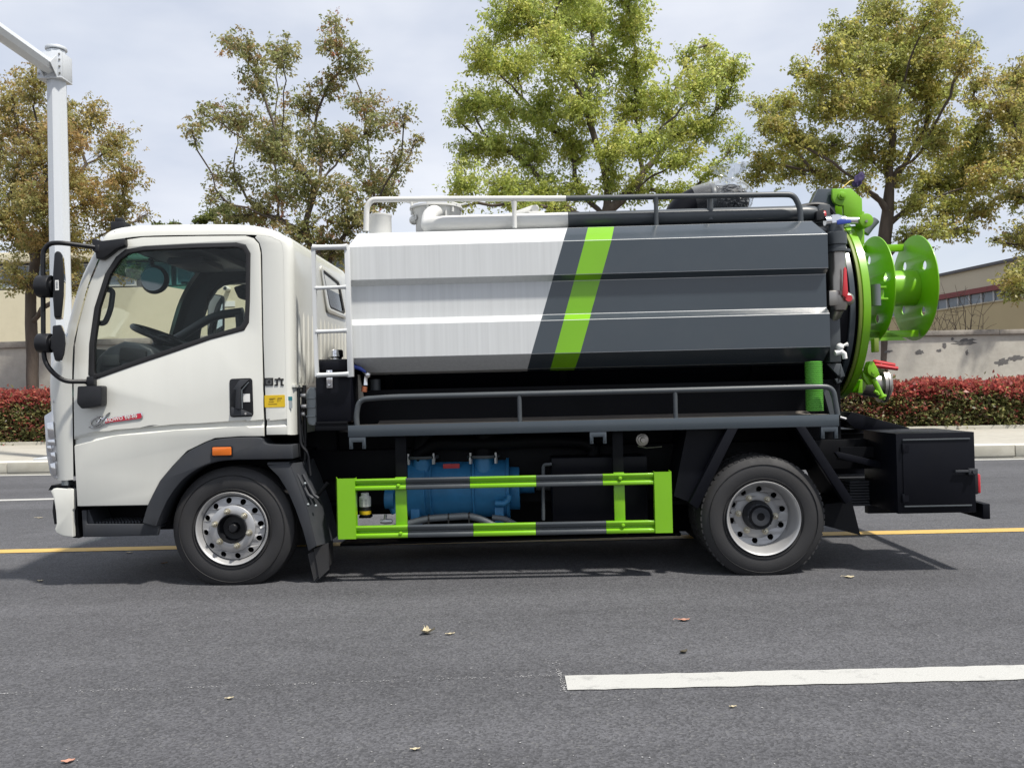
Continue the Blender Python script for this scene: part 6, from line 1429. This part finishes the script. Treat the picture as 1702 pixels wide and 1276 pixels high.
# ---- rear tool box, bumper bar, lamp
def toolbox():
    y = -.02; xa, xb = T(1490.5, 780, y).x, T(1621, 780, y).x; z1, z0 = T(1550, 719, y).z, T(1550, 852.5, y).z; yb = y + .52
    mb = MB(); mb.box(xa, xb, y, yb, z0, z1, .004); b = mb.build('tool_box', 'boxblack', TRUCK)
    a, c = T(1502, 840, y), T(1611, 730, y)
    mb = MB(); mb.box(a.x, c.x, y - .007, y - .0015, a.z, c.z, .002); d = mb.build('box_door', 'boxblack', b)
    mb = MB(); mb.box(a.x, c.x, y - .014, y - .0005, c.z, c.z + .010, .003); mb.build('door_flange', 'steelblack', b) if False else mb.build('door_flange', 'greypipe', b)
    mb = MB(); mb.box(a.x, c.x, y - .014, y - .0005, a.z - .010, a.z, .003); mb.build('door_flange', 'greypipe', b)
    for py in (745, 828):
        p = T(1500, py, y); mb = MB(); mb.cyl((p.x, y - .012, p.z - .028), (p.x, y - .012, p.z + .028), .008, n=10, bev=.001); mb.box(p.x, p.x + .035, y - .011, y - .007, p.z - .02, p.z + .02); mb.build('hinge', 'boxblack', d)
    p = T(1590, 782, y); mb = MB(); mb.box(p.x - .02, p.x + .09, y - .03, y - .016, p.z - .010, p.z + .006, .004); mb.box(p.x + .06, p.x + .115, y - .032, y - .008, p.z - .025, p.z + .014, .005); mb.cyl((p.x + .085, y - .05, p.z - .005), (p.x + .085, y - .02, p.z - .005), .011, n=10); mb.build('door_latch', 'plastic', d)
    mb = MB(); p = T(1627, 803, .3); x0, x1 = T(1621, 800, .0).x, T(1633, 800, .0).x; mb.box(x0 + .002, x1 - .016, .02, .34, T(1627, 820, .05).z, T(1627, 786, .05).z, .005); tl = mb.build('tail_lamp', 'mirrorplastic', TRUCK)
    mb = MB(); mb.box(x1 - .015, x1 + .004, .025, .335, T(1627, 819, .05).z, T(1627, 787, .05).z, .008); mb.build('lamp_lens', 'red', tl)
    xa2, xb2 = T(1634, 850, -.02).x, T(1646, 850, -.02).x; mb = MB(); mb.box(xa2, xb2, -.02, WC, T(1640, 862.5, -.02).z, T(1640, 837, -.02).z, .004); mb.box(xa, xa2, .45, .51, T(1600, 850, .45).z, T(1600, 838, .45).z + .02); mb.build('rear_bumper_bar', 'boxblack', TRUCK)
    # far side box with sloping lid plate seen above
    mb = MB(); mb.box(xa, xb, WC - .5, WC + .02, z0, z1 - .03, .004); mb.build('tool_box', 'boxblack', TRUCK)
    yy = 1.0; mb = MB(); mb.prism(XZ([(1405, 698), (1414, 686), (1416, 684.5), (1512, 711), (1506, 724), (1420, 712)], .6), .6, 1.15, bev=.003); mb.build('rear_ramp', 'boxblack', TRUCK)
    mb = MB(); mb.tube(TP([(1396, 693), (1406, 696)], .3), .009, 8); mb.build('stub_pipe', 'alu', TRUCK)
toolbox()

# ------------------------------------------------------------------ loose things
def to_world(v): return ROOT + RM @ Vector(v)
def crumple():
    c = to_world(T(1212, 331, .80)); o_ = empty('plastic_wrap', c); tag(o_, 'crumpled clear plastic wrap tied over the dark pipe end on top of the tank', 'plastic wrap')
    t = bmesh.new(); bmesh.ops.create_icosphere(t, subdivisions=5, radius=1); rn = random.Random(2)
    import mathutils.noise as mn
    for v in t.verts:
        d = v.co.normalized(); n1 = mn.noise(d * 3.1) * .10 + abs(mn.noise(d * 7.3)) * .12 + mn.noise(Vector((d.x * 14, d.y * 14, d.z * 5))) * .05
        r = .165 * (1 + n1 - .05); v.co = Vector((d.x * r * 1.0, d.y * r, d.z * r * .9))
    mb = MB(); mb._take(t); mb.build('wrapped_bundle', 'film', o_, ang=25)
    mb = MB(); mb.ball((0.0, 0, -.02), (.142, .14, .125), n=3); mb.build('wrapped_pipe_end', 'boxblack', o_)
    # flared tuft
    vs = []; fs = []; n = 48; tip = Vector((.01, 0, .115)); 
    for j in range(6):
        for k in range(n):
            a = 2 * math.pi * k / n; q = j / 5; r = (.02 + .115 * q ** .8) * (1 + .25 * math.sin(a * 9 + j) * q + rn.uniform(-.08, .08) * q)
            vs.append((tip.x + r * math.cos(a) * .95, r * math.sin(a) * .6, tip.z + .11 * q ** .7 + .022 * math.sin(a * 7 + j * 1.3) * q + max(0, math.cos(a * 1 + 1.2)) * .02))
    for j in range(5):
        for k in range(n): fs.append((j * n + k, j * n + (k + 1) % n, (j + 1) * n + (k + 1) % n, (j + 1) * n + k))
    M['tuft'] = glass('film_tuft', (.86, .87, .88), .16); mb = MB(); mb.raw(vs, fs); mb.build('tied_tuft', 'tuft', o_, ang=20)
    # film also around the pipe
    mb = MB(); pt = [T(x, y, .80) for x, y in ((1152, 337), (1165, 334), (1180, 333.5), (1196, 333))]; pt = [to_world(p) - c for p in pt]
    mb.tube(pt, [.112, .116, .135, .14], 24, caps=False); mb.build('film_sleeve', 'film', o_)
crumple()
def scrap():
    p = to_world(T(1427, 299, .5)); o_ = empty('cloth_scrap', p); tag(o_, 'purple cloth scrap tied with yellow string above the green hinge plate', 'cloth scrap')
    t = bmesh.new(); bmesh.ops.create_icosphere(t, subdivisions=3, radius=1); rn = random.Random(4)
    for v in t.verts: v.co = Vector((v.co.x * .035 + v.co.z * .022, v.co.y * .02, v.co.z * .05)) * (1 + rn.uniform(-.2, .2))
    mb = MB(); mb._take(t); mb.build('cloth', 'purple', o_)
    mb = MB(); a = to_world(T(1399, 313, .48)) - p; mb.tube([a, a.lerp(Vector((0, 0, 0)), .5) + Vector((0, 0, .02)), Vector((-.02, 0, .0))], .004, 5); mb.build('string', 'yellow', o_)
scrap()
M['leafdry'] = paint('dry_leaf', (.50, .44, .30), .7, var=.2, vs=(40, 40, 40)); M['leafpink'] = paint('pink_leaf', (.46, .24, .17), .7, var=.2, vs=(40, 40, 40)); M['leafbrown'] = paint('brown_leaf', (.20, .11, .05), .75, var=.2, vs=(40, 40, 40)); M['leafdark'] = paint('dark_leaf', (.06, .05, .03), .75, var=.2, vs=(40, 40, 40))
def leaf(px, py, ln, wd, ang, mat, label, curl=.012, fan=False):
    p = G(px, py); o_ = empty('fallen_leaf', (p.x, p.y, 0.0)); o_.rotation_euler.z = ang; tag(o_, label, 'leaf', 'fallen leaves on the road')
    vs = []; fs = []; n = 8; curl *= 1 if fan else .35; wv = .004 if fan else .0012
    for i in range(n + 1):
        t = i / n; w = wd * (math.sin(math.pi * min(1, t * .98 + .01)) ** .8 if not fan else (.15 + .85 * t)); x = (t - .5) * ln
        for s in (-1, 0, 1): vs.append((x, s * w / 2 + (.004 * math.sin(t * 9) if fan else 0), .006 + curl * (abs(s) * .9 + (2 * t - 1) ** 2 * .8) + (wv * math.sin(13 * t + s))))
    for i in range(n):
        for j in range(2): fs.append((3 * i + j, 3 * i + j + 1, 3 * i + 4 + j, 3 * i + 3 + j))
    vs2 = [(x, y, z - .0015) for x, y, z in vs]; k = len(vs)
    mb = MB(); mb.raw(vs + vs2, fs + [tuple(q + k for q in f[::-1]) for f in fs]); b = mb.build('leaf_blade', mat, o_)
    if fan or ln > .055: mb = MB(); mb.tube([(-ln * .45, 0, .008 + curl * .6), (-ln * .8, .004, .014), (-ln * (1.5 if fan else .95), .0, .022 if fan else .008)], [.0016, .0013, .001], 5); mb.build('leaf_stalk', mat, o_)
leaf(709, 1053, .055, .075, -1.3, 'leafdry', 'pale fan shaped leaf with upright stalk on the road in front of the tank', .016, True)
leaf(748, 1054.5, .05, .018, .3, 'leafdry', 'small pale sliver leaf just beside the fan shaped leaf', .006)
leaf(113, 1267, .042, .024, .35, 'leafpink', 'curled pinkish leaf nearest the camera at the bottom left', .007)
leaf(690, 1247, .035, .014, .2, 'leafdry', 'tiny pale leaf on the near road below the fan shaped leaf', .006)
leaf(381, 1162, .035, .015, .4, 'leafdry', 'tiny whitish leaf on the near road below the front wheel', .006)
leaf(1137, 1031.5, .06, .03, .05, 'leafpink', 'light brown leaf on the road to the left of the rear wheel', .010)
leaf(1136.5, 1085, .045, .025, .6, 'leafdark', 'dark shrivelled leaf just above the white dash marking', .014)
leaf(1412, 959.5, .06, .045, .1, 'leafdry', 'yellowish leaf lying behind the rear wheel', .006)
leaf(67, 966, .04, .03, 0, 'leafdry', 'pale leaf at the far left below the yellow line', .008)
leaf(215, 919, .05, .03, .2, 'leafdry', 'pale leaf on the yellow line in front of the front wheel', .008)
leaf(66, 861, .06, .035, .1, 'leafdry', 'pale leaf on the far lane left of the bumper', .008)
leaf(1218, 1176, .03, .012, .2, 'leafdry', 'tiny white leaf in front of the white dash marking', .005)
leaf(273, 937, .05, .03, .9, 'leafbrown', 'brown leaf in the shade just ahead of the front tyre', .012)
# chalk specks: a dotted setting-out line and a mark at the end of the dash
def chalk():
    rn = random.Random(12); mb = MB()
    a, b = G(0, 1153), G(935, 1122)
    for i in range(420):
        t = rn.random(); p = a.lerp(b, t); s = rn.uniform(.001, .0034)
        if math.sin(t * 40) + rn.uniform(-1, 1) < -.35: continue
        p += Vector((0, rn.gauss(0, .006), 0)); k = rn.randint(4, 6); ph = rn.random() * 6
        mb.raw([(p.x + s * rn.uniform(.6, 1.3) * math.cos(ph + 2 * math.pi * j / k), p.y + s * rn.uniform(.6, 1.3) * math.sin(ph + 2 * math.pi * j / k), .003) for j in range(k)], [tuple(range(k))])
    a, b = G(924, 1100), G(940, 1150)
    for i in range(100):
        t = rn.random(); p = a.lerp(b, t); 
        if t < .25: p += Vector((rn.gauss(0, .03), rn.gauss(0, .025), 0))
        else: p += Vector((rn.gauss(0, .006), rn.gauss(0, .006), 0))
        s = rn.uniform(.0015, .004); k = 5; ph = rn.random() * 6
        mb.raw([(p.x + s * math.cos(ph + 2 * math.pi * j / k), p.y + s * math.sin(ph + 2 * math.pi * j / k), .003) for j in range(k)], [tuple(range(k))])
    for i in range(260):
        p = G(rn.uniform(0, 1702), rn.uniform(985, 1276)); s = rn.uniform(.001, .004); k = 5; ph = rn.random() * 6
        mb.raw([(p.x + s * rn.uniform(.5, 1.5) * math.cos(ph + 2 * math.pi * j / k), p.y + s * math.sin(ph + 2 * math.pi * j / k), .003) for j in range(k)], [tuple(range(k))])
    M['chalk'] = paint('chalk', (.34, .34, .34), .9, var=.3, vs=(30, 30, 30)); o_ = mb.build('chalk_specks', 'chalk'); o_['kind'] = 'stuff'; o_['label'] = 'white chalk specks and dotted setting out line on the asphalt'; o_['category'] = 'chalk marks'
    for p in o_.data.polygons:
        pass
chalk()
bpy.context.view_layer.update()
